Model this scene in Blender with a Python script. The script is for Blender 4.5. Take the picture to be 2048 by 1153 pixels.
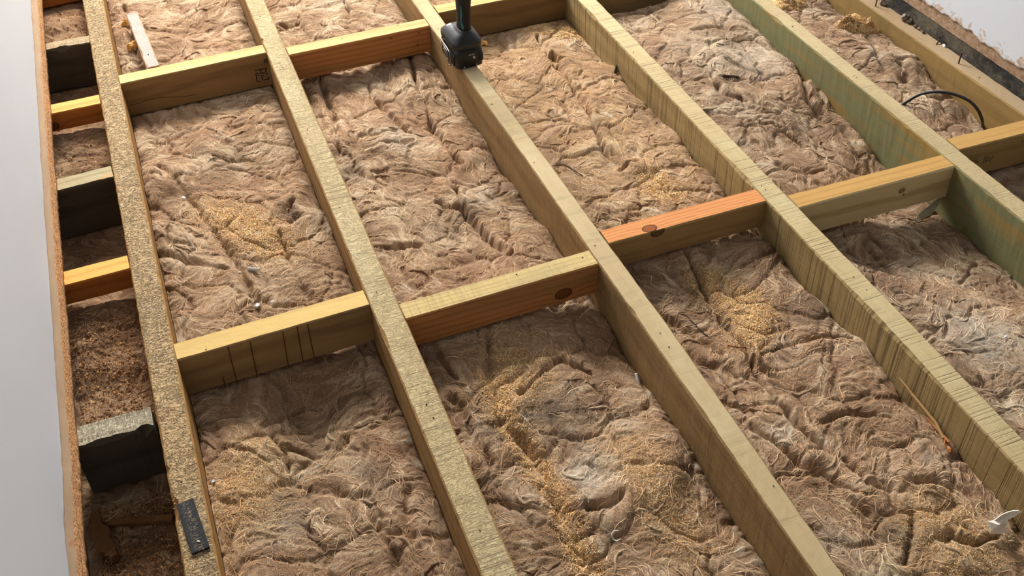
import bpy, bmesh, math, random
import numpy as np
from mathutils import Vector, Matrix

for o in list(bpy.data.objects):
    bpy.data.objects.remove(o, do_unlink=True)
SC = bpy.context.scene
COL = SC.collection
random.seed(7)
RNG = np.random.default_rng(11)

# ------------------------------------------------------------------ camera
W, H = 2048.0, 1153.0
F = 2095.71
YAW, PITCH, ROLL = 0.341388, -0.732889, -0.0389146
CAMP = np.array([0.08532, 0.0, 1.33121])
_cy, _sy, _cp, _sp = math.cos(YAW), math.sin(YAW), math.cos(PITCH), math.sin(PITCH)
FW = np.array([_sy * _cp, _cy * _cp, _sp])
_r = np.array([_cy, -_sy, 0.0])
_u = np.cross(_r, FW)
RT = math.cos(ROLL) * _r + math.sin(ROLL) * _u
UP = -math.sin(ROLL) * _r + math.cos(ROLL) * _u
cam = bpy.data.cameras.new('camera')
cam.sensor_width = 36.0
cam.sensor_fit = 'HORIZONTAL'
cam.lens = F / W * 36.0
cam.clip_start = 0.02
camo = bpy.data.objects.new('camera', cam)
COL.objects.link(camo)
camo.matrix_world = Matrix(((RT[0], UP[0], -FW[0], CAMP[0]), (RT[1], UP[1], -FW[1], CAMP[1]),
                            (RT[2], UP[2], -FW[2], CAMP[2]), (0, 0, 0, 1)))
SC.camera = camo

# ------------------------------------------------------------------ light
world = bpy.data.worlds.new('world')
SC.world = world
world.use_nodes = True
world.node_tree.nodes['Background'].inputs[0].default_value = (0.95, 0.97, 1.0, 1)
world.node_tree.nodes['Background'].inputs[1].default_value = 0.21
al = bpy.data.lights.new('window_daylight', 'AREA')
al.shape = 'RECTANGLE'
al.size, al.size_y = 1.5, 1.25
al.energy = 372
al.color = (1.0, 0.975, 0.94)
alo = bpy.data.objects.new('window_daylight', al)
COL.objects.link(alo)
alo.location = (0.62, 5.18, 2.5)
alo.rotation_euler = (math.radians(-64), 0, 0)     # emits towards -y and downwards
VS = SC.view_settings
VS.view_transform = 'Standard'
VS.look = 'None'
VS.exposure = 0.0
VS.gamma = 1.0
VS.use_curve_mapping = False


# ------------------------------------------------------------------ helpers
def ray(px, py):
    return FW * F + RT * (px - W / 2) - UP * (py - H / 2)


def on_z(px, py, z=0.0):
    d = ray(px, py)
    return CAMP + d * ((z - CAMP[2]) / d[2])


def on_y(px, py, y):
    d = ray(px, py)
    return CAMP + d * ((y - CAMP[1]) / d[1])


def on_x(px, py, x):
    d = ray(px, py)
    return CAMP + d * ((x - CAMP[0]) / d[0])


def tag(o, label=None, cat=None, group=None, kind=None):
    if label: o['label'] = label
    if cat: o['category'] = cat
    if group: o['group'] = group
    if kind: o['kind'] = kind
    return o


def link(name, me, mats=None, parent=None, loc=None, rz=0.0):
    o = bpy.data.objects.new(name, me)
    COL.objects.link(o)
    if mats is not None and me is not None:
        for m in (mats if isinstance(mats, (list, tuple)) else [mats]):
            me.materials.append(m)
    if parent: o.parent = parent
    if loc is not None: o.location = tuple(float(v) for v in loc)
    o.rotation_euler.z = rz
    return o


def empty(name, loc=(0, 0, 0), rz=0.0):
    return link(name, None, None, None, loc, rz)


def mesh_np(name, V, Q, smooth=True, mat_idx=None, col=None):
    """fast mesh from numpy: V (n,3), Q (m,k) all faces with k corners"""
    V = np.asarray(V, dtype=np.float32); Q = np.asarray(Q, dtype=np.int32)
    me = bpy.data.meshes.new(name)
    k = Q.shape[1]
    me.vertices.add(len(V)); me.vertices.foreach_set('co', V.ravel())
    me.loops.add(Q.size); me.loops.foreach_set('vertex_index', Q.ravel())
    me.polygons.add(len(Q))
    me.polygons.foreach_set('loop_start', np.arange(0, Q.size, k, dtype=np.int32))
    if smooth: me.polygons.foreach_set('use_smooth', np.ones(len(Q), dtype=bool))
    if mat_idx is not None: me.polygons.foreach_set('material_index', np.asarray(mat_idx, dtype=np.int32))
    me.update(calc_edges=True)
    if col is not None:
        a = me.color_attributes.new('Col', 'FLOAT_COLOR', 'POINT')
        c4 = np.ones((len(V), 4), dtype=np.float32); c4[:, :3] = col
        a.data.foreach_set('color', c4.ravel())
    return me


def bm_mesh(name, bm, smooth=False):
    bmesh.ops.recalc_face_normals(bm, faces=bm.faces)
    me = bpy.data.meshes.new(name)
    bm.to_mesh(me); bm.free()
    if smooth:
        for p in me.polygons: p.use_smooth = True
    return me


def bm_box(bm, c, s, rot=None, bev=0.0):
    r = bmesh.ops.create_cube(bm, size=1.0)
    vs = r['verts']
    bmesh.ops.scale(bm, vec=s, verts=vs)
    if bev > 0:
        es = list({e for v in vs for e in v.link_edges})
        rb = bmesh.ops.bevel(bm, geom=es, offset=bev, segments=2, affect='EDGES', profile=0.6)
        vs = list({v for f in rb['faces'] for v in f.verts} | {v for v in vs if v.is_valid})
    if rot is not None: bmesh.ops.rotate(bm, cent=(0, 0, 0), matrix=rot, verts=vs)
    bmesh.ops.translate(bm, vec=c, verts=vs)
    return vs


def tube(path, rad, n=8, cap=True):
    """tube mesh data along a path; rad scalar or list"""
    P = [Vector(p) for p in path]
    m = len(P)
    R = [rad] * m if not hasattr(rad, '__len__') else list(rad)
    V, Q = [], []
    nrm = None
    for i in range(m):
        t = (P[min(i + 1, m - 1)] - P[max(i - 1, 0)]).normalized()
        if nrm is None:
            nrm = t.orthogonal().normalized()
        nrm = (nrm - t * nrm.dot(t)).normalized()
        b = t.cross(nrm)
        for k in range(n):
            a = 2 * math.pi * k / n
            V.append(P[i] + (nrm * math.cos(a) + b * math.sin(a)) * R[i])
    F_ = []
    for i in range(m - 1):
        for k in range(n):
            F_.append((i * n + k, i * n + (k + 1) % n, (i + 1) * n + (k + 1) % n, (i + 1) * n + k))
    if cap:
        F_.append(tuple(range(n - 1, -1, -1))); F_.append(tuple((m - 1) * n + k for k in range(n)))
    return [tuple(v) for v in V], F_


def py_mesh(name, V, F_, smooth=False):
    me = bpy.data.meshes.new(name)
    me.from_pydata([tuple(map(float, v)) for v in V], [], F_)
    me.update()
    if smooth:
        for p in me.polygons: p.use_smooth = True
    return me


def smooth_path(pts, n=8):
    P = np.array(pts, float)
    P = np.vstack([2 * P[0] - P[1], P, 2 * P[-1] - P[-2]])
    out = []
    for i in range(1, len(P) - 2):
        for k in range(n):
            t = k / n
            out.append(0.5 * ((2 * P[i]) + (-P[i - 1] + P[i + 1]) * t + (2 * P[i - 1] - 5 * P[i] + 4 * P[i + 1] - P[i + 2]) * t * t
                              + (-P[i - 1] + 3 * P[i] - 3 * P[i + 1] + P[i + 2]) * t ** 3))
    out.append(P[-2])
    return out


# ---- numpy noise
def _h(ix, iy, seed):
    with np.errstate(over='ignore'):
        h = (ix.astype(np.int64) * 374761393 + iy.astype(np.int64) * 668265263 + seed * 974634777) & 0xFFFFFFFF
        h = ((h ^ (h >> 13)) * 1274126177) & 0xFFFFFFFF
        h = h ^ (h >> 16)
        h = (h * 2246822519) & 0xFFFFFFFF
        h = h ^ (h >> 15)
    return (h & 0xFFFFFF) / float(0x1000000)


def perlin(x, y, seed=0):
    x = np.asarray(x, float); y = np.asarray(y, float)
    ix = np.floor(x).astype(np.int64); iy = np.floor(y).astype(np.int64)
    fx = x - ix; fy = y - iy
    u = fx * fx * fx * (fx * (fx * 6 - 15) + 10); v = fy * fy * fy * (fy * (fy * 6 - 15) + 10)

    def g(ax, ay):
        a = _h(ix + ax, iy + ay, seed) * 2 * np.pi
        return np.cos(a) * (fx - ax) + np.sin(a) * (fy - ay)
    a = g(0, 0) * (1 - u) + g(1, 0) * u
    b = g(0, 1) * (1 - u) + g(1, 1) * u
    return (a * (1 - v) + b * v) * 1.5


def fbm(x, y, seed=0, o=4):
    s = 0; a = 1.0; t = 0
    for i in range(o):
        s = s + a * perlin(x * 2 ** i, y * 2 ** i, seed + i * 17); t += a; a *= 0.5
    return s / t * 1.5


def worley(x, y, seed=0):
    ix = np.floor(x).astype(np.int64); iy = np.floor(y).astype(np.int64)
    f1 = np.full(x.shape, 9.0); f2 = np.full(x.shape, 9.0)
    for dx in (-1, 0, 1):
        for dy in (-1, 0, 1):
            cx = ix + dx; cy = iy + dy
            d = np.hypot(cx + _h(cx, cy, seed) - x, cy + _h(cx, cy, seed + 5) - y)
            nf1 = np.minimum(f1, d)
            f2 = np.minimum(np.maximum(f1, d), f2)
            f1 = nf1
    return f1, f2


def lin(c):
    """sRGB 0-255 -> linear"""
    return np.array([((v / 255) / 12.92 if v <= 10.3 else ((v / 255 + 0.055) / 1.055) ** 2.4) for v in c])


# ---- node materials
class NT:
    def __init__(s, name):
        s.m = bpy.data.materials.new(name); s.m.use_nodes = True
        s.t = s.m.node_tree; s.t.nodes.clear()
        s.out = s.t.nodes.new('ShaderNodeOutputMaterial')
        s.b = s.t.nodes.new('ShaderNodeBsdfPrincipled')
        s.t.links.new(s.b.outputs[0], s.out.inputs[0])

    def set(s, sock, v):
        if isinstance(v, bpy.types.NodeSocket): s.t.links.new(v, sock)
        elif hasattr(v, '__len__') and len(v) == 3 and sock.type == 'RGBA': sock.default_value = (*[float(x) for x in v], 1)
        else: sock.default_value = v

    def n(s, typ, ins=None, out=0, **at):
        nd = s.t.nodes.new('ShaderNode' + typ)
        for k, v in at.items(): setattr(nd, k, v)
        for k, v in (ins or {}).items(): s.set(nd.inputs[k], v)
        return nd.outputs[out]

    def math(s, op, a, b=0.0, c=0.0, clamp=False):
        return s.n('Math', {0: a, 1: b, 2: c}, operation=op, use_clamp=clamp)

    def vmath(s, op, a, b=(0, 0, 0)):
        return s.n('VectorMath', {0: a, 1: b}, operation=op)

    def mix(s, f, a, b, typ='MIX'):
        nd = s.t.nodes.new('ShaderNodeMix'); nd.data_type = 'RGBA'; nd.blend_type = typ
        s.set(nd.inputs[0], f); s.set(nd.inputs[6], a); s.set(nd.inputs[7], b)
        return nd.outputs[2]

    def rng(s, v, a, b, c=0.0, d=1.0):
        return s.n('MapRange', {0: v, 1: a, 2: b, 3: c, 4: d}, clamp=True)

    def noise(s, vec, scale, detail=3.0, rough=0.55, dist=0.0):
        return s.n('TexNoise', {'Vector': vec, 'Scale': scale, 'Detail': detail, 'Roughness': rough, 'Distortion': dist})

    def bump(s, h, strength=0.5, dist=0.002, prev=None):
        ins = {'Height': h, 'Strength': strength, 'Distance': dist}
        if prev is not None: ins['Normal'] = prev
        return s.n('Bump', ins)

    def fin(s, col, rough=0.8, normal=None, spec=0.3, metal=0.0):
        s.set(s.b.inputs['Base Color'], col); s.set(s.b.inputs['Roughness'], rough)
        s.set(s.b.inputs['Specular IOR Level'], spec); s.set(s.b.inputs['Metallic'], metal)
        if normal is not None: s.set(s.b.inputs['Normal'], normal)
        return s.m


def plain(name, rgb, rough=0.7, spec=0.3, metal=0.0, var=0.12, scale=60):
    k = NT(name)
    c = lin(rgb)
    tc = k.n('TexCoord', out=3)
    nz = k.noise(tc, scale, 4)
    col = k.mix(nz, c * (1 - var), c * (1 + var))
    return k.fin(col, rough, None, spec, metal)


def wood(name, c1, c2, c3=None, blotch=(0.45, 0.7), bscale=3.0, ring=160.0, ringamt=0.5, saw=0.0, sawfreq=260.0,
         speck=0.3, bumpy=0.5, knots=(), seed=0.0, face='top', fuzz=0.0, stripes=0.0):
    """grain along object X. rings vary along Y (top) or Z (side)."""
    k = NT(name)
    c1, c2 = lin(c1), lin(c2)
    tc0 = k.n('TexCoord', out=3)
    tc = k.vmath('ADD', tc0, (seed * 3.1, seed * 1.7, seed * 0.9))
    sx = k.n('SeparateXYZ', {0: tc0}, 0); nd = sx.node
    X, Y, Z = nd.outputs[0], nd.outputs[1], nd.outputs[2]
    across = Y if face == 'top' else Z
    st = k.vmath('MULTIPLY', tc, (1.0, 9.0, 9.0))
    wob = k.noise(st, 2.2, 2)
    t = k.math('MULTIPLY', across, ring)
    t = k.math('ADD', t, k.math('MULTIPLY', wob, 9.0))
    knotmask = None
    for (kx, ka, kr) in knots:
        dx = k.math('MULTIPLY', k.math('SUBTRACT', X, kx), 0.72); da = k.math('SUBTRACT', across, ka)
        d = k.math('SQRT', k.math('ADD', k.math('MULTIPLY', dx, dx), k.math('MULTIPLY', da, da)))
        g = k.rng(d, 0.0, kr * 3.2, 1.0, 0.0)
        g = k.math('MULTIPLY', g, g)
        t = k.math('ADD', t, k.math('MULTIPLY', g, 7.0))
        mk = k.rng(d, kr * 0.92, kr * 1.06, 1.0, 0.0)
        rim = k.math('MULTIPLY', k.rng(d, kr * 0.86, kr * 1.0, 0, 1), k.rng(d, kr * 1.0, kr * 1.16, 1, 0))
        knotmask = (mk, rim, d) if knotmask is None else knotmask
    ringv = k.math('SINE', t)
    ringv = k.rng(ringv, -0.2, 1.0, 0.0, 1.0)
    ringv = k.math('POWER', ringv, 2.5)
    fine = k.noise(k.vmath('MULTIPLY', tc, (3.0, 60.0, 60.0)), 4.0, 4, 0.6)
    f = k.math('ADD', k.math('MULTIPLY', ringv, ringamt), k.math('MULTIPLY', k.math('SUBTRACT', fine, 0.5), 1.0), clamp=True)
    col = k.mix(f, c1, c2)
    if c3 is not None:
        bl = k.noise(k.vmath('MULTIPLY', tc, (1.0, 2.5, 7.0)), bscale, 4, 0.6, 0.4)
        col = k.mix(k.rng(bl, blotch[0], blotch[1]), col, k.mix(f, lin(c3), lin(c3) * 0.8))
    # specks and fine dirt
    sp = k.noise(tc, 190.0, 3, 0.6)
    spd = k.rng(sp, 0.60, 0.74)
    col = k.mix(k.math('MULTIPLY', spd, speck), col, c2 * 0.35)
    hgt = k.math('ADD', k.math('MULTIPLY', fine, 0.5), k.math('MULTIPLY', sp, 0.4))
    if saw > 0:
        sv = k.noise(k.vmath('MULTIPLY', tc, (sawfreq, 6.0, 6.0)), 1.0, 2, 0.6, 0.35)
        svm = k.noise(k.vmath('MULTIPLY', tc, (5.0, 3.0, 3.0)), 2.0, 2)
        sv2 = k.math('MULTIPLY', k.rng(sv, 0.5, 0.72), k.rng(svm, 0.35, 0.6))
        col = k.mix(k.math('MULTIPLY', sv2, saw), col, c2 * 0.42)
        hgt = k.math('SUBTRACT', hgt, k.math('MULTIPLY', sv2, 1.2))
    if stripes > 0:
        sv = k.noise(k.vmath('MULTIPLY', tc, (130.0, 1.5, 1.5)), 1.0, 3, 0.7, 0.1)
        col = k.mix(k.math('MULTIPLY', k.rng(sv, 0.5, 0.68), stripes), col, c2 * 0.33)
        hgt = k.math('SUBTRACT', hgt, k.math('MULTIPLY', k.rng(sv, 0.5, 0.68), 1.0))
    if fuzz > 0:
        w1 = k.noise(k.vmath('MULTIPLY', tc, (1.7, 0.75, 1.0)), 88.0, 3, 0.55, 1.9)
        ridge = k.math('ABSOLUTE', k.math('SUBTRACT', w1, 0.5))
        rv = k.rng(ridge, 0.0, 0.06, 0.0, 1.0)
        col = k.mix(k.math('MULTIPLY', k.math('SUBTRACT', 1.0, rv), 0.75 * fuzz), col, c2 * 0.42)
        hgt = k.math('ADD', hgt, k.math('MULTIPLY', rv, 2.2 * fuzz))
    if knotmask is not None:
        mk, rim, d = knotmask
        kr_ = k.math('SINE', k.math('MULTIPLY', d, 1500.0))
        kc = k.mix(k.rng(kr_, -1, 1), c2 * 0.55, c2 * 1.0)
        col = k.mix(mk, col, kc)
        col = k.mix(k.math('MULTIPLY', rim, 0.85), col, c2 * 0.14)
        hgt = k.math('SUBTRACT', hgt, k.math('MULTIPLY', rim, 2.0))
    nrm = k.bump(hgt, bumpy, 0.0012)
    return k.fin(col, 0.82, nrm, 0.2)


# =================================================================== structure
M_sub = plain('dusty_board', (95, 80, 68), 0.95)
bm = bmesh.new(); bm_box(bm, (0.85, 2.5, -0.215), (2.4, 5.8, 0.03))
tag(link('floor', bm_mesh('floor', bm), M_sub), kind='structure')


def wall_mat(name, base, torn=False):
    k = NT(name)
    tc = k.n('TexCoord', out=3)
    a = k.noise(tc, 3.0, 3); b = k.noise(tc, 420.0, 2)
    col = k.mix(a, lin(base) * 0.96, lin(base) * 1.04)
    if torn:
        sp = k.n('SeparateXYZ', {0: tc}, 2)
        tn = k.noise(k.vmath('MULTIPLY', tc, (1, 1, 1.2)), 38.0, 6, 0.68, 0.6)
        f = k.math('ADD', k.rng(sp, 0.045, 0.135, 0.30, -0.22), tn)
        col = k.mix(k.rng(f, 0.62, 0.66), col, k.mix(k.noise(tc, 160.0, 3), lin((146, 116, 92)), lin((205, 186, 170))))
    n1 = k.bump(b, 0.12, 0.0006)
    return k.fin(col, 0.62, n1, 0.3)


M_wall = wall_mat('white_painted_plaster', (208, 209, 212))
M_wallR = wall_mat('white_painted_plaster_scraped', (196, 200, 205), True)


WLX = lambda y: np.interp(y, [-1.2, 1.1, 1.92, 2.75, 5.3], [-0.2480, -0.2404, -0.2350, -0.2270, -0.2110])


def wall_sheet(name, x, sgn, y0, y1, zfun, ztop, thick, mat, ny=700):
    """painted plaster skin with a ragged bottom edge; visible face at x, thickness away from the room"""
    ys = np.linspace(y0, y1, ny)
    zb = zfun(ys)
    rows = [zb, zb + 0.004, zb + 0.03, np.full(ny, min(0.5, ztop * .8)), np.full(ny, ztop)]
    V = []
    for s_ in (0, 1):
        for r_ in rows:
            off = 0.0012 * perlin(ys * 30, r_ * 30 + 3, 5) if r_ is rows[0] else 0 * ys
            V.append(np.stack([(x(ys) if callable(x) else np.full(ny, x)) + (0 if s_ == 0 else -sgn * thick) + off, ys, r_], 1))
    V = np.concatenate(V)
    nr = len(rows); Q = []
    idx = lambda s, r, j: (s * nr + r) * ny + j
    j = np.arange(ny - 1)
    for r in range(nr - 1):
        Q.append(np.stack([idx(0, r, j), idx(0, r, j + 1), idx(0, r + 1, j + 1), idx(0, r + 1, j)], 1))
        Q.append(np.stack([idx(1, r, j), idx(1, r + 1, j), idx(1, r + 1, j + 1), idx(1, r, j + 1)], 1))
    Q.append(np.stack([idx(0, 0, j), idx(1, 0, j), idx(1, 0, j + 1), idx(0, 0, j + 1)], 1))
    Q.append(np.stack([idx(0, nr - 1, j), idx(0, nr - 1, j + 1), idx(1, nr - 1, j + 1), idx(1, nr - 1, j)], 1))
    me = mesh_np(name, V, np.concatenate(Q), smooth=False)
    return link(name, me, mat)


zl = lambda y: 0.0305 + 0.0035 * np.clip(perlin(y * 9, y * 0, 3) + 0.3, 0, 2) + 0.005 * np.clip(perlin(y * 34, y * 0 + 4, 8) - 0.25, 0, 1) \
    + 0.0012 * perlin(y * 120, y * 0, 9) + 0.012 * np.exp(-((y - 1.1) / 0.06) ** 2)
tag(wall_sheet('wall_left', WLX, 1, -1.2, 5.3, zl, 3.3, 0.02, M_wall), kind='structure')
zr = lambda y: 0.066 + 0.012 * perlin(y * 4, y * 0, 13) + 0.010 * fbm(y * 26, y * 0 + 4, 18, 4) + 0.010 * np.clip(1.9 - y, 0, 1)
wr = wall_sheet('wall_right', 1.9035, -1, 0.2, 5.3, zr, 3.3, 0.02, M_wallR, 900)
tag(wr, kind='structure')
# bare backing behind the left plaster
k = NT('torn_paper'); tc = k.n('TexCoord', out=3)
M_torn = k.fin(k.mix(k.noise(k.vmath('MULTIPLY', tc, (1, .4, 1)), 90.0, 5, .65), lin((158, 122, 96)), lin((214, 190, 164))), 0.9,
               k.bump(k.noise(tc, 260.0, 4), 0.5, 0.001), 0.1)
tag(wall_sheet('trim_1', lambda y: WLX(y) - 0.0015, 1, -1.2, 5.3, lambda y: y * 0 + 0.012, 0.09, 0.016, M_torn, 60), kind='structure')

# bare render band and dark tarred band at the foot of the right wall
k = NT('bare_render'); tc = k.n('TexCoord', out=3)
nz = k.noise(tc, 55.0, 6, 0.65)
cc = k.mix(k.rng(nz, 0.35, 0.65), lin((128, 100, 76)), lin((168, 142, 116)))
cc = k.mix(k.rng(k.noise(tc, 170.0, 4, 0.7), 0.62, 0.68), cc, lin((222, 205, 192)))
M_render = k.fin(cc, 0.95, k.bump(k.noise(tc, 200.0, 5, 0.7), 0.8, 0.002), 0.1)
k = NT('tarred_masonry'); tc = k.n('TexCoord', out=3)
nz = k.noise(k.vmath('MULTIPLY', tc, (1, 0.6, 1)), 14.0, 5, 0.65)
cc = k.mix(k.rng(nz, 0.42, 0.6), lin((40, 38, 37)), lin((92, 84, 68)))
cc = k.mix(k.rng(k.noise(tc, 130.0, 4, 0.7), 0.64, 0.70), cc, lin((150, 132, 110)))
M_tar = k.fin(cc, 0.85, k.bump(k.noise(tc, 150.0, 6, 0.7), 1.0, 0.003), 0.25)


def rough_band(name, x, y0, y1, za, zb_, amp, mat, seed, depth=0.03):
    ny, nz = 700, 9
    ys = np.linspace(y0, y1, ny)
    t = np.linspace(0, 1, nz)
    zt = zb_ + 0.002 * perlin(ys * 20, ys * 0, seed)
    Z = za + (zt[:, None] - za) * t[None, :]
    Y = np.repeat(ys[:, None], nz, 1)
    X = x - amp * (fbm(Y * 40, Z * 60 + 9, seed, 4))
    V = np.stack([X, Y, Z], 2).reshape(-1, 3)
    i = np.arange(ny - 1)[:, None]; j = np.arange(nz - 1)[None, :]
    a = (i * nz + j).ravel()
    Q = np.stack([a, a + nz, a + nz + 1, a + 1], 1)
    # top shelf back to depth
    n0 = len(V)
    Vb = np.stack([np.full(ny, x + depth), ys, zt], 1)
    ii = np.arange(ny - 1)
    Q2 = np.stack([ii * nz + nz - 1, (ii + 1) * nz + nz - 1, n0 + ii + 1, n0 + ii], 1)
    me = mesh_np(name, np.concatenate([V, Vb]), np.concatenate([Q, Q2]), True)
    return link(name, me, mat)


tag(rough_band('trim_2', 1.9085, 0.2, 5.3, -0.02, 0.0365, 0.0022, M_tar, 31), kind='structure')
tag(rough_band('trim_3', 1.9062, 0.2, 5.3, 0.036, 0.13, 0.0012, M_render, 37), kind='structure')

# far wall with the window that lights the room (outside the picture)
bm = bmesh.new()
for c, s in (((-0.22, 5.36, 1.55), (0.14, 0.1, 3.6)), ((1.70, 5.36, 1.55), (0.60, 0.1, 3.6)), ((0.625, 5.36, 0.77), (1.55, 0.1, 2.04)), ((0.625, 5.36, 3.24), (1.55, 0.1, 0.22))):
    bm_box(bm, c, s)
tag(link('wall_far', bm_mesh('wall_far', bm), M_wall), kind='structure')
M_upvc = plain('white_frame', (232, 233, 235), 0.35, 0.5)
bm = bmesh.new()
for c, s in (((0.625, 5.35, 1.815), (1.55, 0.06, 0.05)), ((0.625, 5.35, 3.105), (1.55, 0.06, 0.05)), ((-0.125, 5.35, 2.46), (0.05, 0.06, 1.24)), ((1.375, 5.35, 2.46), (0.05, 0.06, 1.24))):
    bm_box(bm, c, s, bev=0.004)
tag(link('window_1', bm_mesh('window', bm), M_upvc), kind='structure')

# chipboard strip left under the left wall: smooth top, crumbly sawn edge
k = NT('chipboard_face'); tc = k.n('TexCoord', out=3)
cc = k.mix(k.noise(k.vmath('MULTIPLY', tc, (1, 0.25, 1)), 60.0, 5, .6), lin((130, 104, 80)), lin((162, 138, 110)))
cc = k.mix(k.rng(k.noise(tc, 40.0, 5, .7), .6, .68), cc, lin((150, 110, 84)))
M_chipT = k.fin(cc, 0.85, k.bump(k.noise(tc, 220.0, 4), 0.35, 0.001), 0.15)
k = NT('chipboard_edge'); tc = k.n('TexCoord', out=3)
vz = k.n('TexVoronoi', {'Vector': k.vmath('MULTIPLY', tc, (1, .7, 1.3)), 'Scale': 420.0}, 1)
cc = k.mix(k.n('SeparateColor', {0: vz}), lin((138, 92, 58)), lin((216, 166, 116)))
cc = k.mix(k.rng(k.noise(tc, 200.0, 4, .7), .58, .7), cc, lin((70, 46, 30)))
M_chipE = k.fin(cc, 0.95, k.bump(k.noise(tc, 380.0, 4, .7), 1.0, 0.002), 0.1)
ny = 900
ys = np.linspace(-1.2, 5.3, ny)
xe = np.interp(ys, [0.9, 1.11, 1.3, 1.635, 1.963, 2.864, 3.4], [-0.2300, -0.2278, -0.2248, -0.2218, -0.2195, -0.2085, -0.2030])
rows = [(-0.262, -0.001), (0.0, -0.001), (0.0, 0.006), (0.0, 0.013), (0.0, 0.020), (0.0, 0.0275), (-0.002, 0.0285), (-0.3, 0.0285)]
V = []
for q, (ox, z) in enumerate(rows):
    if q in (0, 7): xs = np.full(ny, ox if q == 0 else -0.30)
    else:
        xs = xe + ox + (.0045 - .0075 * max(z, 0) / .0275) + (0.0016 * fbm(ys * 70, ys * 0 + z * 200, 41, 3) + 0.0016 * perlin(ys * 6, ys * 0, 44) if q in (1, 2, 3, 4, 5) else -.003 * 0 + 0.0016 * perlin(ys * 6, ys * 0, 44))
    V.append(np.stack([xs, ys, np.full(ny, z) + (0.0006 * perlin(ys * 80, ys * 0 + q, 49) if 0 < q < 7 else 0)], 1))
V = np.concatenate(V); nr = len(rows); j = np.arange(ny - 1); Q = []; mi = []
for r in range(nr - 1):
    Q.append(np.stack([r * ny + j, (r + 1) * ny + j, (r + 1) * ny + j + 1, r * ny + j + 1], 1)); mi += [1 if r < 5 else 0] * (ny - 1)
me = mesh_np('floor_strip', V, np.concatenate(Q), False, mi)
tag(link('trim_4', me, [M_chipT, M_chipE]), kind='structure')

# =================================================================== timber
XE = {  # joist edges: (ys, left xs, right xs)
    1: ([0.9, 3.0], [-0.0900, -0.0970], [-0.0405, -0.0430]),
    2: ([0.8, 2.8], [0.3140, 0.3258], [0.3650, 0.3768]),
    3: ([0.63, 1.2, 1.75, 2.6], [0.7600, 0.7615, 0.7600, 0.7505], [0.8000, 0.8060, 0.8030, 0.7935]),
    4: ([0.7, 2.4], [1.1600, 1.1665], [1.2085, 1.2150]),
    5: ([1.2, 2.2], [1.5930, 1.5960], [1.6400, 1.6390]),
    6: ([1.49, 2.11], [1.8600, 1.8520], [1.9040, 1.9010]),
}


def xl(i, y):
    ys_, l, r = XE[i]
    return _ext(y, ys_, l)


def xr(i, y):
    ys_, l, r = XE[i]
    return _ext(y, ys_, r)


def _ext(y, ys_, v):
    y = np.asarray(y, float)
    s0 = (v[1] - v[0]) / (ys_[1] - ys_[0]); s1 = (v[-1] - v[-2]) / (ys_[-1] - ys_[-2])
    s0 = max(-.012, min(.012, s0)); s1 = max(-.012, min(.012, s1))
    r = np.interp(y, ys_, v)
    return np.where(y < ys_[0], v[0] + (y - ys_[0]) * s0, np.where(y > ys_[-1], v[-1] + (y - ys_[-1]) * s1, r))


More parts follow.
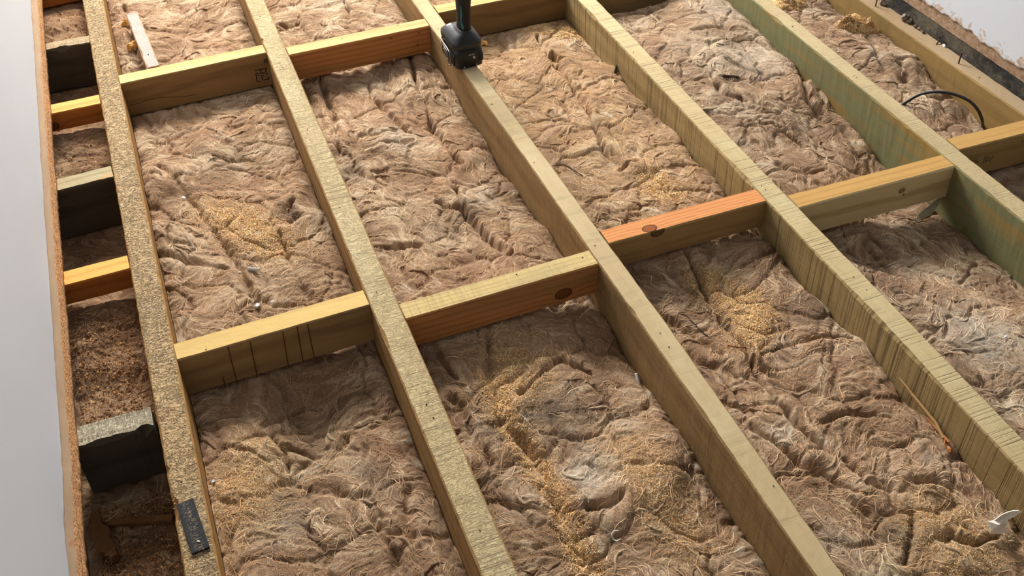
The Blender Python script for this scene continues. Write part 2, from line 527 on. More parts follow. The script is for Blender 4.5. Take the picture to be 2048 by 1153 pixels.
def timber(name, length, Lf, Rf, depth, mats, seed, step=0.010, wear=1.0, chips=(), top=0.0, loc=(0, 0, 0), rz=0.0, parent=None):
    """a length of sawn timber along local X; Lf/Rf give local y of its two long edges (L > R); top at z=top.
    chips: (x, side(+1 L / -1 R), length, size) bites out of the top arris"""
    n = max(4, int(length / step))
    xs = np.linspace(0, length, n + 1)
    L = Lf(xs); R = Rf(xs)
    b = 0.0022
    # cross-section: start bottom-left, up the left side, across the top, down the right side
    sec = []
    for t in (0.0, 0.25, 0.5, 0.75): sec.append(('L', -depth + t * depth))
    sec += [('L', -b), ('LT', 0)]
    for t in (0.2, 0.4, 0.6, 0.8): sec.append(('T', t))
    sec += [('RT', 0), ('R', -b)]
    for t in (0.75, 0.5, 0.25, 0.0): sec.append(('R', -depth + t * depth))
    m = len(sec)
    V = np.zeros((n + 1, m, 3))
    for q, (kd, t) in enumerate(sec):
        nz = 0.0006 * wear * fbm(xs * 45, xs * 0 + q * 2.3, seed, 3)
        V[:, q, 0] = xs
        if kd == 'L': V[:, q, 1] = L + nz; V[:, q, 2] = t
        elif kd == 'R': V[:, q, 1] = R + nz; V[:, q, 2] = t
        elif kd == 'LT': V[:, q, 1] = L - b; V[:, q, 2] = nz * .5
        elif kd == 'RT': V[:, q, 1] = R + b; V[:, q, 2] = nz * .5
        else: V[:, q, 1] = L + (R - L) * t; V[:, q, 2] = nz * 0.7
    # worn arrises
    for side, (qa, qb) in ((1, (4, 5)), (-1, (11, 10))):
        e = 0.0016 * wear * np.clip(fbm(xs * 22, xs * 0 + side * 7.7, seed + 3, 4) + 0.1, 0, 2)
        for (cx, cs, cl, cz) in chips:
            if cs == side:
                e = e + cz * np.exp(-((xs - cx) / cl) ** 4) * (0.75 + 0.35 * perlin(xs * 60, xs * 0, seed + 9))
        V[:, qa, 2] -= e * 1.5; V[:, qb, 1] -= side * e
    V[:, :, 2] += top
    Vf = V.reshape(-1, 3)
    i = np.arange(n)[:, None]; j = np.arange(m)[None, :]
    a = (i * m + j).ravel(); a2 = (i * m + (j + 1) % m).ravel()
    Q = np.stack([a, a + m, a2 + m, a2], 1)
    mi = np.tile(np.array([1, 1, 1, 1, 1, 0, 0, 0, 0, 0, 1, 1, 1, 1, 1, 1]), n)
    me = bpy.data.meshes.new(name)
    faces = [tuple(f) for f in Q.tolist()] + [tuple(range(m)), tuple(n * m + q for q in range(m - 1, -1, -1))]
    me.from_pydata(Vf.tolist(), [], faces)
    me.polygons.foreach_set('material_index', np.append(mi, [1, 1]).astype(np.int32))
    me.update()
    # consistent outward normals
    bm = bmesh.new(); bm.from_mesh(me); bmesh.ops.recalc_face_normals(bm, faces=bm.faces); bm.to_mesh(me); bm.free()
    return link(name, me, list(mats), parent, loc, rz)


Y0J, Y1J = -0.1, 5.3
WJ = {
    1: (wood('joist_dusty_top', (184, 156, 114), (132, 104, 69), (168, 144, 109), seed=1, ring=90, ringamt=.25, saw=.35, sawfreq=150, fuzz=1.0, bumpy=1.0, speck=.35),
        wood('joist_honey_side', (150, 112, 62), (108, 74, 36), seed=1, face='side', ring=120)),
    2: (wood('joist_sawn_top', (182, 162, 120), (138, 116, 80), (190, 173, 134), seed=2, ring=70, ringamt=.25, saw=.45, sawfreq=240, bumpy=1.0, speck=.15, fuzz=.35),
        wood('joist_sawn_side', (150, 118, 74), (106, 78, 44), seed=2, face='side', ring=120, stripes=.3)),
    3: (wood('joist_smooth_top', (172, 151, 112), (134, 113, 76), (182, 164, 126), seed=3, ring=60, ringamt=.3, saw=.25, sawfreq=60, bumpy=.35, speck=.15),
        wood('joist_smooth_side', (150, 120, 78), (106, 80, 47), (128, 100, 63), seed=3, face='side', ring=60, ringamt=.3, stripes=.15, bscale=5, fuzz=.35)),
    4: (wood('joist_bandsawn_top', (174, 154, 112), (126, 106, 70), (182, 166, 126), seed=4, ring=60, ringamt=.2, saw=.5, sawfreq=200, bumpy=.9, speck=.12),
        wood('joist_bandsawn_side', (156, 132, 88), (102, 80, 47), (132, 110, 69), seed=4, face='side', ring=50, ringamt=.15, stripes=.65, bumpy=.8)),
    5: (wood('joist_weathered_top', (172, 154, 116), (128, 108, 76), (160, 142, 106), seed=5, ring=80, ringamt=.3, saw=.1, bumpy=.8, speck=.55),
        wood('joist_green_treated_side', (110, 108, 74), (84, 82, 52), (132, 106, 58), blotch=(.46, .62), seed=5, face='side', ring=40, ringamt=.15, bscale=3.2, speck=.1)),
    6: (wood('wall_joist_top', (162, 140, 110), (126, 104, 76), (148, 125, 94), seed=6, ring=70, ringamt=.2, bumpy=.5, speck=.3),
        wood('wall_joist_side', (140, 112, 66), (104, 80, 42), (122, 100, 60), seed=6, face='side', ring=70, ringamt=.35)),
}
JLAB = {
    1: 'sawdust-crusted floor joist carrying the black packer, nearest the left wall',
    2: 'rough-sawn pale joist, second from the left wall, left of the drill',
    3: 'smooth yellowish joist that the cordless drill stands on',
    4: 'bandsawn joist with dark vertical saw stripes, right of the drill joist',
    5: 'joist with green-tinted treated side running past the black cable loop',
    6: 'wall joist with rusty nails along the scraped right wall',
}
CH = {1: [(1.12, 1, .02, .012), (1.20, 1, .008, .006)], 2: [(2.55, 1, .012, .005), (1.36, 1, .03, .004)],
      3: [(2.32, 1, .05, .002), (0.98, 1, .05, .0025), (1.25, 1, .012, .003)],
      4: [(1.02, 1, .13, .004), (2.33, 1, .03, .003), (1.55, 1, .05, .004)],
      5: [(2.1, 1, .02, .004)], 6: []}
JO = {}
for i in range(1, 7):
    ox = float((xl(i, 1.5) + xr(i, 1.5)) / 2)
    # local x -> world +y, local y -> world -x
    o = timber('floor_joist', Y1J - Y0J, lambda s, i=i, ox=ox: -(xl(i, s + Y0J) - ox), lambda s, i=i, ox=ox: -(xr(i, s + Y0J) - ox), 0.198, WJ[i], 100 + i,
               chips=[(a - Y0J, b, c, d) for a, b, c, d in CH[i]], loc=(ox, Y0J, 0), rz=math.pi / 2, wear=1.5 if i in (1, 5) else 1.0)
    tag(o, JLAB[i], 'joist', 'floor joists')
    JO[i] = o

M_hole = plain('nail_hole_dark', (38, 26, 18), 0.9, 0.1)  # darkness of the holes, painted as flat discs on the surface
HOLES = {1: [(205, 167), (247, 355), (363, 965), (236, 300)], 2: [(520, 33), (559, 126), (565, 135), (615, 260), (679, 415), (753, 585), (853, 810), (867, 837), (960, 1062)],
         3: [(876, 58), (882, 64), (984, 209), (1068, 325), (1190, 492), (1320, 667), (1338, 695), (1547, 973)],
         4: [(1267, 105), (1523, 372), (1531, 380), (1707, 555), (1733, 580)], 5: [(1585, 53), (1708, 152), (1713, 155)], 6: [(1958, 155), (1820, 75)]}


def disc_holes(name, pts, rads, parent, nrm=(0, 0, 1)):
    V, Fc = [], []
    N = Vector(nrm).normalized(); A = N.orthogonal().normalized(); B = N.cross(A)
    inv = Matrix.Rotation(-parent.rotation_euler.z, 4, 'Z') @ Matrix.Translation(-parent.location)
    for (p, r_) in zip(pts, rads):
        c = Vector(p); s = len(V)
        for q in range(8):
            a = q * math.pi / 4
            rr = r_ * random.uniform(.75, 1.15)
            V.append(tuple(inv @ (c + A * rr * math.cos(a) + B * rr * math.sin(a) + N * 0.0007)))
        V.append(tuple(inv @ (c + N * 0.0009)))
        for q in range(8): Fc.append((s + q, s + (q + 1) % 8, s + 8))
    o = link(name, py_mesh(name, V, Fc), M_hole, parent)
    o['kind'] = 'stuff'
    return o


for i, hs in HOLES.items():
    disc_holes('nail_hole_discs', [on_z(x, y, 0.0004) for x, y in hs], [random.uniform(.0012, .0021) for _ in hs], JO[i])

# ---- noggins: key: (joist left, joist right, y front at left, y front at right, depth, width, drop)
NOG = {
    'A1': (1, 2, 2.475, 2.4815, .093, .047, 0), 'A2': (2, 3, 2.444, 2.4455, .075, .046, 0), 'A3': (3, 4, 2.503, 2.499, .091, .047, 0), 'A4': (4, 5, 2.452, 2.466, .09, .047, 0),
    'B1': (1, 2, 1.446, 1.4535, .091, .047, 0), 'B2': (2, 3, 1.389, 1.3935, .074, .047, 0), 'B3': (3, 4, 1.441, 1.4395, .066, .047, 0), 'B4': (4, 5, 1.394, 1.3885, .081, .047, 0),
    'B5': (5, 6, 1.434, 1.427, .085, .047, 0), 'A5': (5, 6, 2.50, 2.505, .09, .047, 0),
    'S1': (0, 1, 3.085, 3.098, .047, .047, 0), 'S2': (0, 1, 2.735, 2.729, .122, .042, -.001), 'S3': (0, 1, 2.401, 2.402, .0475, .047, -.001), 'S4': (0, 1, 2.069, 2.076, .126, .048, -.001),
    'S5': (0, 1, 1.738, 1.741, .047, .047, -.001), 'S6': (0, 1, 1.305, 1.305, .119, .050, -.001),
}
YEL = ((194, 164, 106), (154, 120, 66))
NM = {
    'A1': (wood('n1t', *YEL, (216, 190, 124), seed=11, ring=110, ringamt=.4), wood('n1s', (142, 110, 68), (100, 72, 40), seed=11, face='side', ring=70)),
    'A2': (wood('n2t', (190, 164, 108), (146, 112, 64), (180, 156, 104), seed=12, ring=110, ringamt=.4), wood('n2s', (176, 118, 66), (120, 70, 34), (148, 112, 64), blotch=(.5, .66), bscale=2.2, seed=12, face='side', ring=420, ringamt=.5)),
    'A3': (wood('n3t', *YEL, seed=13), wood('n3s', (128, 98, 60), (90, 66, 36), (108, 84, 52), seed=13, face='side', ring=90)),
    'A4': (wood('n4t', *YEL, seed=14), wood('n4s', (122, 96, 60), (86, 64, 36), seed=14, face='side', ring=70)),
    'A5': (wood('n15t', *YEL, seed=24), wood('n15s', (148, 118, 76), (104, 78, 44), seed=24, face='side', ring=70)),
    'B1': (wood('n5t', (204, 172, 108), (166, 130, 70), (192, 160, 98), seed=15, ring=80, ringamt=.3, speck=.1), wood('n5s', (154, 124, 80), (112, 84, 48), (130, 102, 64), seed=15, face='side', ring=80, ringamt=.4)),
    'B2': (wood('n6t', (190, 166, 112), (132, 102, 60), (166, 148, 104), seed=16, ring=500, ringamt=.35, saw=.2, bumpy=.8), wood('n6s', (182, 124, 72), (128, 76, 38), (150, 112, 66), blotch=(.5, .66), bscale=1.6, seed=16, face='side', ring=420, ringamt=.5, knots=[(.3174, -.052, .0125)])),
    'B3': (wood('n7t', (198, 134, 80), (152, 86, 44), seed=17, ring=700, ringamt=.45, bumpy=.9, speck=.1, knots=[(.095, .0115, .0105)]), wood('n7s', (158, 128, 82), (112, 86, 52), (136, 104, 66), seed=17, face='side', ring=200, ringamt=.3, knots=[(.107, -.005, .0105)])),
    'B4': (wood('n8t', (180, 140, 80), (144, 104, 52), (206, 180, 124), blotch=(.55, .62), bscale=2.0, seed=18, ring=300, ringamt=.4), wood('n8s', (202, 180, 132), (156, 128, 80), seed=18, face='side', ring=70, ringamt=.6, bumpy=.2, speck=.05, knots=[(.255, -.03, .006)])),
    'B5': (wood('n9t', (176, 138, 80), (144, 106, 56), seed=19, ring=150, ringamt=.3, speck=.1), wood('n9s', (164, 136, 88), (120, 94, 54), seed=19, face='side', ring=90, ringamt=.4)),
    'S1': (wood('n10t', (214, 156, 80), (172, 112, 48), seed=20), wood('n10s', (166, 96, 38), (120, 62, 22), seed=20, face='side', ring=160)),
    'S2': (wood('n11t', (178, 148, 108), (136, 106, 70), (164, 150, 122), seed=21, bumpy=1.0, fuzz=.3), wood('n11s', (78, 66, 50), (48, 40, 29), seed=21, face='side', ring=60)),  # S2, S4, S6 side colours include the shade on their front faces
    'S3': (wood('n12t', (216, 166, 92), (178, 120, 54), seed=22, speck=.4), wood('n12s', (170, 98, 38), (122, 64, 22), seed=22, face='side', ring=120, knots=[(.04, -.033, .010)])),
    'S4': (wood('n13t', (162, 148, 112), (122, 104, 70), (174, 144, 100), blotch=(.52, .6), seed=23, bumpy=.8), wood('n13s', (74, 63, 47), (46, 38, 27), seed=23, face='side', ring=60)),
    'S5': (wood('n14t', (220, 164, 84), (182, 120, 50), seed=25, bumpy=.9, speck=.4), wood('n14s', (166, 96, 36), (120, 62, 22), seed=25, face='side', ring=140)),
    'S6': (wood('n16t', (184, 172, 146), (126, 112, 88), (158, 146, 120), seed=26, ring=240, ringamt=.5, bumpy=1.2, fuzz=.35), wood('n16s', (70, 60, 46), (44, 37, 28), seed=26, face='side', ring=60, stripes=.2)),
}
NLAB = {
    'A1': 'pale yellow noggin with a black square stamp, end of white batten resting on it', 'A2': 'reddish-fronted noggin with two nails, left of the cordless drill',
    'A3': 'shaded brown noggin just behind the cordless drill', 'A4': 'dim noggin at the top edge beyond the bandsawn joist', 'A5': 'noggin beyond the frame between green joist and wall joist',
    'B1': 'yellow noggin with dark pencil lines drawn across its front', 'B2': 'noggin with reddish grained front and a round knot near its right end',
    'B3': 'orange-topped noggin with a dark knot on its upper edge', 'B4': 'pale planed noggin with flame-shaped grain, against the green joist',
    'B5': 'noggin with small black stamped characters beside the cable loop',
    'S1': 'orange short noggin at the very top left beside the wall', 'S2': 'deep dark-faced short noggin with whitish top, uppermost by the left wall',
    'S3': 'orange short noggin with a dark knot, upper one by the left wall', 'S4': 'deep dark-faced short noggin with pale grey top, middle of the left wall strip',
    'S5': 'bright orange short noggin with black chips, lower one by the left wall', 'S6': 'thick grey weathered short noggin nearest the camera by the left wall',
}
NO = {}
for kx, (a, b, ya, yb, dep, wd, drop) in NOG.items():
    if kx == 'A5': continue
    xa = -0.256 if a == 0 else float(xr(a, ya)) + 0.0008
    xb = float(xl(b, yb)) - 0.0008
    if kx == 'S6': xa, xb = -0.2300, -0.0985
    ln = math.hypot(xb - xa, yb - ya); rz = math.atan2(yb - ya, xb - xa)
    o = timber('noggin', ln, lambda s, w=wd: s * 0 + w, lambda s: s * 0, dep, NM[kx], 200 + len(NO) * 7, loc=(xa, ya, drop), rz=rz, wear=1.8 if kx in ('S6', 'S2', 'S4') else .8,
               chips=[(.055, -1, .03, .006), (.115, -1, .008, .016)] if kx == 'S6' else [(.09, -1, .012, .01)] if kx == 'S2' else ())
    tag(o, NLAB[kx], 'noggin', 'noggins between the joists')
    NO[kx] = o

# marks on the noggins: pencil lines, stamps, nail holes (flat print on the front faces)
M_ink = plain('black_stamp_ink', (26, 21, 16), 0.8, 0.1)
M_pencil = plain('brown_pencil_line', (84, 52, 26), 0.8, 0.1)


def strokes(name, kx, segs, wpx, mat, label=None):
    """flat ink strokes on the front face; segs in picture pixels are carried onto that face"""
    o = NO[kx]; (a, b, ya, yb, *_r2) = NOG[kx]
    inv = Matrix.Rotation(-o.rotation_euler.z, 4, 'Z') @ Matrix.Translation(-o.location)
    V, Fc = [], []
    for (x0, y0, x1, y1) in segs:
        p = [inv @ Vector(on_y(x, y, (ya + yb) / 2)) for x, y in ((x0, y0), (x1, y1))]
        p0 = Vector((p[0].x, -0.0009, p[0].z)); p1 = Vector((p[1].x, -0.0009, p[1].z))
        d = (p1 - p0); n = Vector((-d.z, 0, d.x)).normalized() * wpx
        d = d.normalized() * wpx * .4
        s = len(V)
        V += [tuple(p0 - d + n), tuple(p1 + d + n), tuple(p1 + d - n), tuple(p0 - d - n)]
        Fc.append((s, s + 1, s + 2, s + 3))
    ob = link(name, py_mesh(name, V, Fc), mat, o)
    if label: ob['label'] = label
    return ob


def cr(ox, oy, sc, *pts): return tuple(v for x, y in pts for v in (ox + x / sc, oy + y / sc))


for sg in ([(357, 178), (420, 425)], [(508, 150), (558, 385)], [(730, 80), (770, 320)], [(828, 45), (870, 290)], [(900, 28), (947, 270)], [(322, 378), (342, 455)]):
    strokes('pencil_line', 'B1', [cr(350, 640, 3.392, *sg)], 0.0009, M_pencil)
c1_ = lambda *p: cr(0, 0, 3.392, *p)
strokes('crack', 'A1', [c1_((870, 712), (930, 700)), c1_((930, 700), (1010, 672)), c1_((1010, 672), (1100, 657)), c1_((1100, 657), (1240, 655)), c1_((1240, 655), (1330, 640))], .0005, M_ink, 'dark drying crack')
c5 = lambda *p: cr(490, 110, 16.475, *p)
strokes('stamp', 'A1', [c5((330, 525), (720, 455)), c5((690, 470), (700, 640)), c5((700, 640), (770, 630)), c5((515, 505), (535, 630)), c5((500, 625), (650, 600)), c5((360, 620), (450, 600)),
                        c5((365, 640), (400, 860)), c5((400, 870), (520, 895)), c5((435, 690), (480, 660)), c5((520, 700), (650, 700)), c5((560, 740), (590, 850)), c5((640, 840), (800, 800)), c5((760, 720), (780, 830)),
                        c5((640, 170), (740, 150)), c5((640, 180), (660, 270)), c5((720, 170), (730, 240))], 0.0011, M_ink, 'black square stamp')
c6 = lambda *p: cr(1900, 270, 12.81, *p)
strokes('stamp', 'B5', [c6((885, 580), (930, 560)), c6((870, 625), (970, 595)), c6((975, 550), (1010, 540)), c6((1030, 600), (1085, 575)), c6((1085, 570), (1115, 515)), c6((930, 600), (1000, 590)),
                        c6((840, 740), (870, 660)), c6((885, 710), (925, 690)), c6((925, 690), (945, 650)), c6((960, 650), (1010, 640)), c6((1020, 680), (1060, 615)), c6((890, 665), (930, 655)),
                        c6((600, 665), (690, 640)), c6((650, 690), (730, 670)), c6((670, 740), (720, 705))], 0.0007, M_ink, 'small black stamped characters')
for kx, pts in {'A2': [(838, 66), (835, 90), (782, 77)], 'B4': [(1807, 389)], 'B1': [(690, 665)], 'B5': [(2044, 283)]}.items():
    disc_holes('nail_hole_discs', [on_y(x, y, NOG[kx][3]) for x, y in pts], [.0022] * len(pts), NO[kx], (0, -1, 0))
for kx, pts in {'B2': [(1033, 550), (1165, 516)], 'A2': [(684, 78), (796, 51)], 'B1': [(412, 700)]}.items():
    disc_holes('nail_hole_discs', [on_z(x, y, 0) for x, y in pts], [.0018] * len(pts), NO[kx])

# =================================================================== insulation
k = NT('glass_wool'); tc = k.n('TexCoord', out=3)
ca = k.n('VertexColor', layer_name='Col')
n1 = k.noise(tc, 150.0, 7, 0.70, 2.6)
n2 = k.noise(tc, 520.0, 4, 0.65, 1.8)
f = k.math('ADD', k.math('MULTIPLY', n1, 0.9), k.math('MULTIPLY', n2, 0.6))
cc = k.mix(1.0, ca, k.mix(k.rng(f, 0.48, 1.02), (0.46, 0.42, 0.38), (1.50, 1.53, 1.56)), 'MULTIPLY')
hb = k.math('ADD', n1, k.math('MULTIPLY', n2, 0.5))
M_wool = k.fin(cc, 1.0, k.bump(hb, 1.0, 0.0042), 0.05)
k.b.inputs['Sheen Weight'].default_value = 0.12
k.b.inputs['Sheen Roughness'].default_value = 0.6
k = NT('wool_fibre'); ca = k.n('VertexColor', layer_name='Col')
M_fibre = k.fin(ca, 1.0, None, 0.05)

C_BASE, C_LIGHT, C_DARK = lin((190, 158, 123)), lin((230, 208, 176)), lin((140, 109, 80))
C_WHITE, C_GREY, C_PINK = lin((230, 214, 190)), lin((114, 99, 81)), lin((202, 160, 124))
BAYX = {0: (0, 1), 1: (1, 2), 2: (2, 3), 3: (3, 4), 4: (4, 5), 5: (5, 6)}
YR = {0: (0.80, 3.40), 1: (0.70, 3.35), 2: (0.50, 3.15), 3: (0.38, 3.0), 4: (0.62, 2.75), 5: (1.05, 2.50)}
# base height control points (u across bay, y, z)
BASE = {
    0: [(.5, 3.3, -.075), (.5, 3.05, -.055), (.5, 2.9, -.085), (.5, 2.78, -.075), (.5, 2.70, -.122), (.5, 2.58, -.118), (.5, 2.46, -.085), (.5, 2.37, -.056), (.3, 2.28, -.075), (.6, 2.16, -.115), (.5, 2.02, -.128), (.5, 1.88, -.128), (.5, 1.80, -.10),
        (.5, 1.70, -.056), (.3, 1.64, -.062), (.7, 1.60, -.085), (.5, 1.50, -.10), (.5, 1.38, -.10), (.5, 1.28, -.128), (.5, 1.17, -.135), (.5, 1.05, -.15), (.5, .85, -.15)],
    1: [(.02, 2.3, -.07), (.02, 2.1, -.05), (.02, 1.9, -.045), (.02, 1.7, -.05), (.02, 1.55, -.055), (.02, 1.15, -.06), (.02, 1.0, -.06), (.5, 3.3, -.09), (.5, 2.9, -.085), (.2, 2.65, -.10), (.7, 2.6, -.08), (.5, 2.43, -.098), (.15, 2.3, -.10), (.6, 2.3, -.085), (.85, 2.05, -.10), (.15, 2.0, -.075), (.5, 1.95, -.085), (.15, 1.7, -.075), (.55, 1.75, -.088), (.9, 1.7, -.085),
        (.5, 1.5, -.10), (.2, 1.43, -.105), (.6, 1.36, -.128), (.85, 1.40, -.11), (.12, 1.25, -.080), (.5, 1.2, -.115), (.85, 1.2, -.105), (.4, 1.05, -.092), (.5, .9, -.09), (.9, .95, -.11)],
    2: [(.5, 3.1, -.08), (.5, 2.7, -.075), (.1, 2.4, -.095), (.5, 2.4, -.095), (.8, 2.4, -.085), (.3, 2.1, -.088), (.8, 2.1, -.105), (.2, 1.8, -.085), (.6, 1.75, -.085), (.92, 1.85, -.12), (.4, 1.55, -.078), (.75, 1.5, -.078), (.92, 1.5, -.105),
        (.2, 1.37, -.090), (.6, 1.36, -.088), (.9, 1.36, -.105), (.15, 1.2, -.095), (.6, 1.2, -.085), (.92, 1.2, -.12), (.4, 1.0, -.10), (.75, .95, -.078), (.95, .9, -.118), (.5, .7, -.09), (.9, .7, -.115)],
    3: [(.5, 2.9, -.09), (.3, 2.46, -.092), (.8, 2.40, -.085), (.2, 2.2, -.082), (.8, 2.1, -.070), (.2, 1.8, -.08), (.8, 1.7, -.067), (.5, 1.5, -.066), (.2, 1.41, -.085), (.7, 1.41, -.09), (.9, 1.38, -.075), (.15, 1.25, -.085), (.4, 1.3, -.10), (.85, 1.2, -.076),
        (.2, 1.05, -.08), (.8, 1.0, -.078), (.3, .8, -.082), (.85, .8, -.078), (.5, .6, -.08), (.5, .4, -.08), (.9, .66, -.085)],
    4: [(.5, 2.7, -.08), (.3, 2.42, -.075), (.9, 2.3, -.05), (.3, 2.1, -.045), (.9, 2.0, -.068), (.3, 1.8, -.042), (.9, 1.7, -.10), (.3, 1.55, -.055), (.92, 1.55, -.125), (.3, 1.40, -.10), (.8, 1.40, -.125), (.45, 1.28, -.115), (.15, 1.2, -.07), (.9, 1.15, -.122),
        (.4, 1.05, -.075), (.7, .95, -.065), (.3, .8, -.07)],
    5: [(.5, 2.5, -.05), (.5, 2.2, -.040), (.9, 2.2, -.052), (.5, 1.95, -.028), (.9, 1.9, -.034), (.4, 1.7, -.045), (.9, 1.7, -.06), (.5, 1.55, -.055), (.9, 1.58, -.085), (.5, 1.40, -.10), (.5, 1.2, -.09)],
}
# folds picked out in the photograph: (bay, pixel polyline, depth, width)
FOLDS = [
    (1, [(324, 354), (354, 380), (392, 427), (436, 483), (472, 536), (501, 580), (519, 637)], .020, .010),
    (1, [(585, 405), (577, 428), (592, 440), (583, 452)], .028, .014), (1, [(560, 475), (590, 560), (615, 600)], .010, .010),
    (1, [(300, 215), (360, 215), (420, 195)], .012, .012), (1, [(430, 320), (470, 330), (505, 325)], .012, .008), (1, [(330, 540), (380, 545), (460, 555)], .012, .008),
    (1, [(335, 470), (345, 500)], .012, .010), (1, [(340, 600), (375, 610), (395, 640)], .012, .008),
    (1, [(536, 852), (550, 882), (568, 902), (574, 935)], .014, .007), (1, [(530, 845), (570, 812), (600, 800)], .014, .008), (1, [(440, 905), (500, 915), (540, 930)], .012, .008),
    (1, [(736, 1005), (757, 1063), (780, 1093), (795, 1131), (807, 1152)], .022, .009), (1, [(816, 978), (813, 1019), (828, 1063)], .018, .008), (1, [(790, 800), (770, 830), (740, 850)], .010, .008),
    (1, [(575, 890), (670, 905), (690, 870)], .012, .008), (1, [(640, 960), (690, 990), (736, 1005)], .014, .01), (1, [(250, 20), (262, 70), (280, 130)], .016, .010), (1, [(350, 60), (390, 35), (440, 15)], .010, .008),
    (2, [(639, 156), (654, 203), (669, 236), (676, 285), (686, 324)], .024, .010), (2, [(733, 159), (745, 200), (775, 227), (790, 242), (819, 265)], .020, .009),
    (2, [(819, 115), (831, 165), (851, 200), (860, 245), (884, 274), (902, 298), (919, 318)], .024, .009), (2, [(910, 374), (927, 415), (930, 439), (960, 468), (986, 495), (1007, 513)], .026, .010),
    (2, [(877, 415), (907, 430), (925, 433)], .022, .008), (2, [(700, 320), (712, 345), (725, 355)], .022, .012), (2, [(770, 290), (800, 290), (825, 283)], .016, .007), (2, [(745, 350), (800, 345), (860, 350)], .010, .008),
    (2, [(760, 505), (800, 500), (850, 500)], .012, .008), (2, [(880, 525), (893, 523), (915, 500)], .016, .008), (2, [(690, 15), (705, 45), (698, 60)], .02, .008), (2, [(565, 65), (580, 70), (600, 60)], .022, .010),
    (2, [(977, 652), (980, 708), (980, 767), (992, 817), (1003, 846)], .020, .010), (2, [(1115, 728), (1080, 755), (1042, 793)], .020, .009), (2, [(1003, 846), (1050, 890), (1085, 950), (1115, 1010), (1130, 1070), (1165, 1130)], .020, .018),
    (2, [(1174, 1019), (1213, 1013), (1242, 996)], .026, .012), (2, [(1071, 1093), (1133, 1081), (1180, 1070)], .016, .009), (2, [(905, 800), (925, 830), (950, 880), (985, 930)], .014, .009), (2, [(1240, 760), (1270, 780), (1300, 830)], .012, .01),
    (2, [(870, 700), (890, 740), (915, 765)], .012, .008), (2, [(1000, 700), (1060, 695), (1110, 725), (1180, 745)], .012, .008), (2, [(1000, 1000), (1040, 1010), (1060, 1050)], .014, .009),
    (3, [(1074, 83), (1097, 124), (1127, 165), (1150, 200), (1174, 236), (1192, 271), (1203, 310)], .024, .009), (3, [(1103, 120), (1116, 128)], .03, .012), (3, [(1203, 310), (1215, 330), (1245, 350)], .016, .009),
    (3, [(1240, 360), (1260, 340), (1270, 345)], .018, .008), (3, [(1215, 455), (1235, 440), (1280, 440)], .012, .008), (3, [(1368, 513), (1398, 566), (1419, 601), (1451, 654), (1501, 738)], .026, .009),
    (3, [(1501, 738), (1521, 777), (1564, 825), (1592, 868), (1619, 887), (1663, 919), (1733, 978)], .028, .008), (3, [(1635, 860), (1674, 844), (1721, 840), (1776, 852)], .020, .008),
    (3, [(1733, 982), (1820, 994), (1822, 1049), (1819, 1093), (1802, 1140)], .013, .011), (3, [(1500, 870), (1537, 891), (1600, 945), (1660, 975), (1710, 997)], .016, .009), (3, [(1480, 545), (1525, 525), (1550, 510)], .016, .009),
    (3, [(1520, 720), (1580, 705), (1640, 690), (1700, 690)], .014, .008), (3, [(1830, 975), (1880, 980), (1930, 1000)], .016, .010), (3, [(1640, 960), (1690, 1005), (1730, 1040)], .012, .009), (3, [(1860, 1100), (1900, 1080), (1940, 1100), (1990, 1080)], .016, .01),
    (3, [(1290, 610), (1340, 650), (1400, 690), (1440, 720)], .014, .009), (3, [(1380, 720), (1440, 760), (1490, 830)], .014, .010),
    (4, [(1599, 150), (1613, 210), (1650, 237), (1688, 255), (1720, 300)], .026, .010), (4, [(1430, 205), (1440, 225), (1500, 240), (1560, 260)], .018, .010), (4, [(1745, 492), (1795, 545), (1827, 562)], .022, .010),
    (4, [(1260, 40), (1290, 45), (1330, 30)], .018, .012), (4, [(1550, 360), (1590, 375), (1640, 370)], .014, .009), (4, [(1640, 330), (1650, 350), (1660, 370)], .014, .008), (4, [(1450, 150), (1480, 160), (1520, 165)], .010, .008),
    (4, [(1380, 90), (1440, 80), (1500, 100), (1560, 120)], .010, .009), (4, [(1800, 660), (1850, 690), (1900, 740), (1960, 780)], .016, .010), (4, [(1480, 290), (1540, 285), (1600, 310)], .012, .009), (4, [(1690, 470), (1730, 460), (1760, 480)], .014, .010),
    (5, [(1730, 120), (1745, 150), (1760, 180)], .012, .008), (5, [(1790, 165), (1810, 180), (1800, 200)], .018, .012), (5, [(1620, 75), (1660, 60), (1700, 65)], .010, .008), (5, [(1850, 225), (1900, 215), (1940, 230)], .014, .009),
    (0, [(160, 1010), (230, 1050), (320, 1040)], .010, .008), (0, [(130, 620), (200, 625), (260, 615)], .016, .010), (0, [(110, 295), (160, 285), (215, 275)], .012, .010),
]
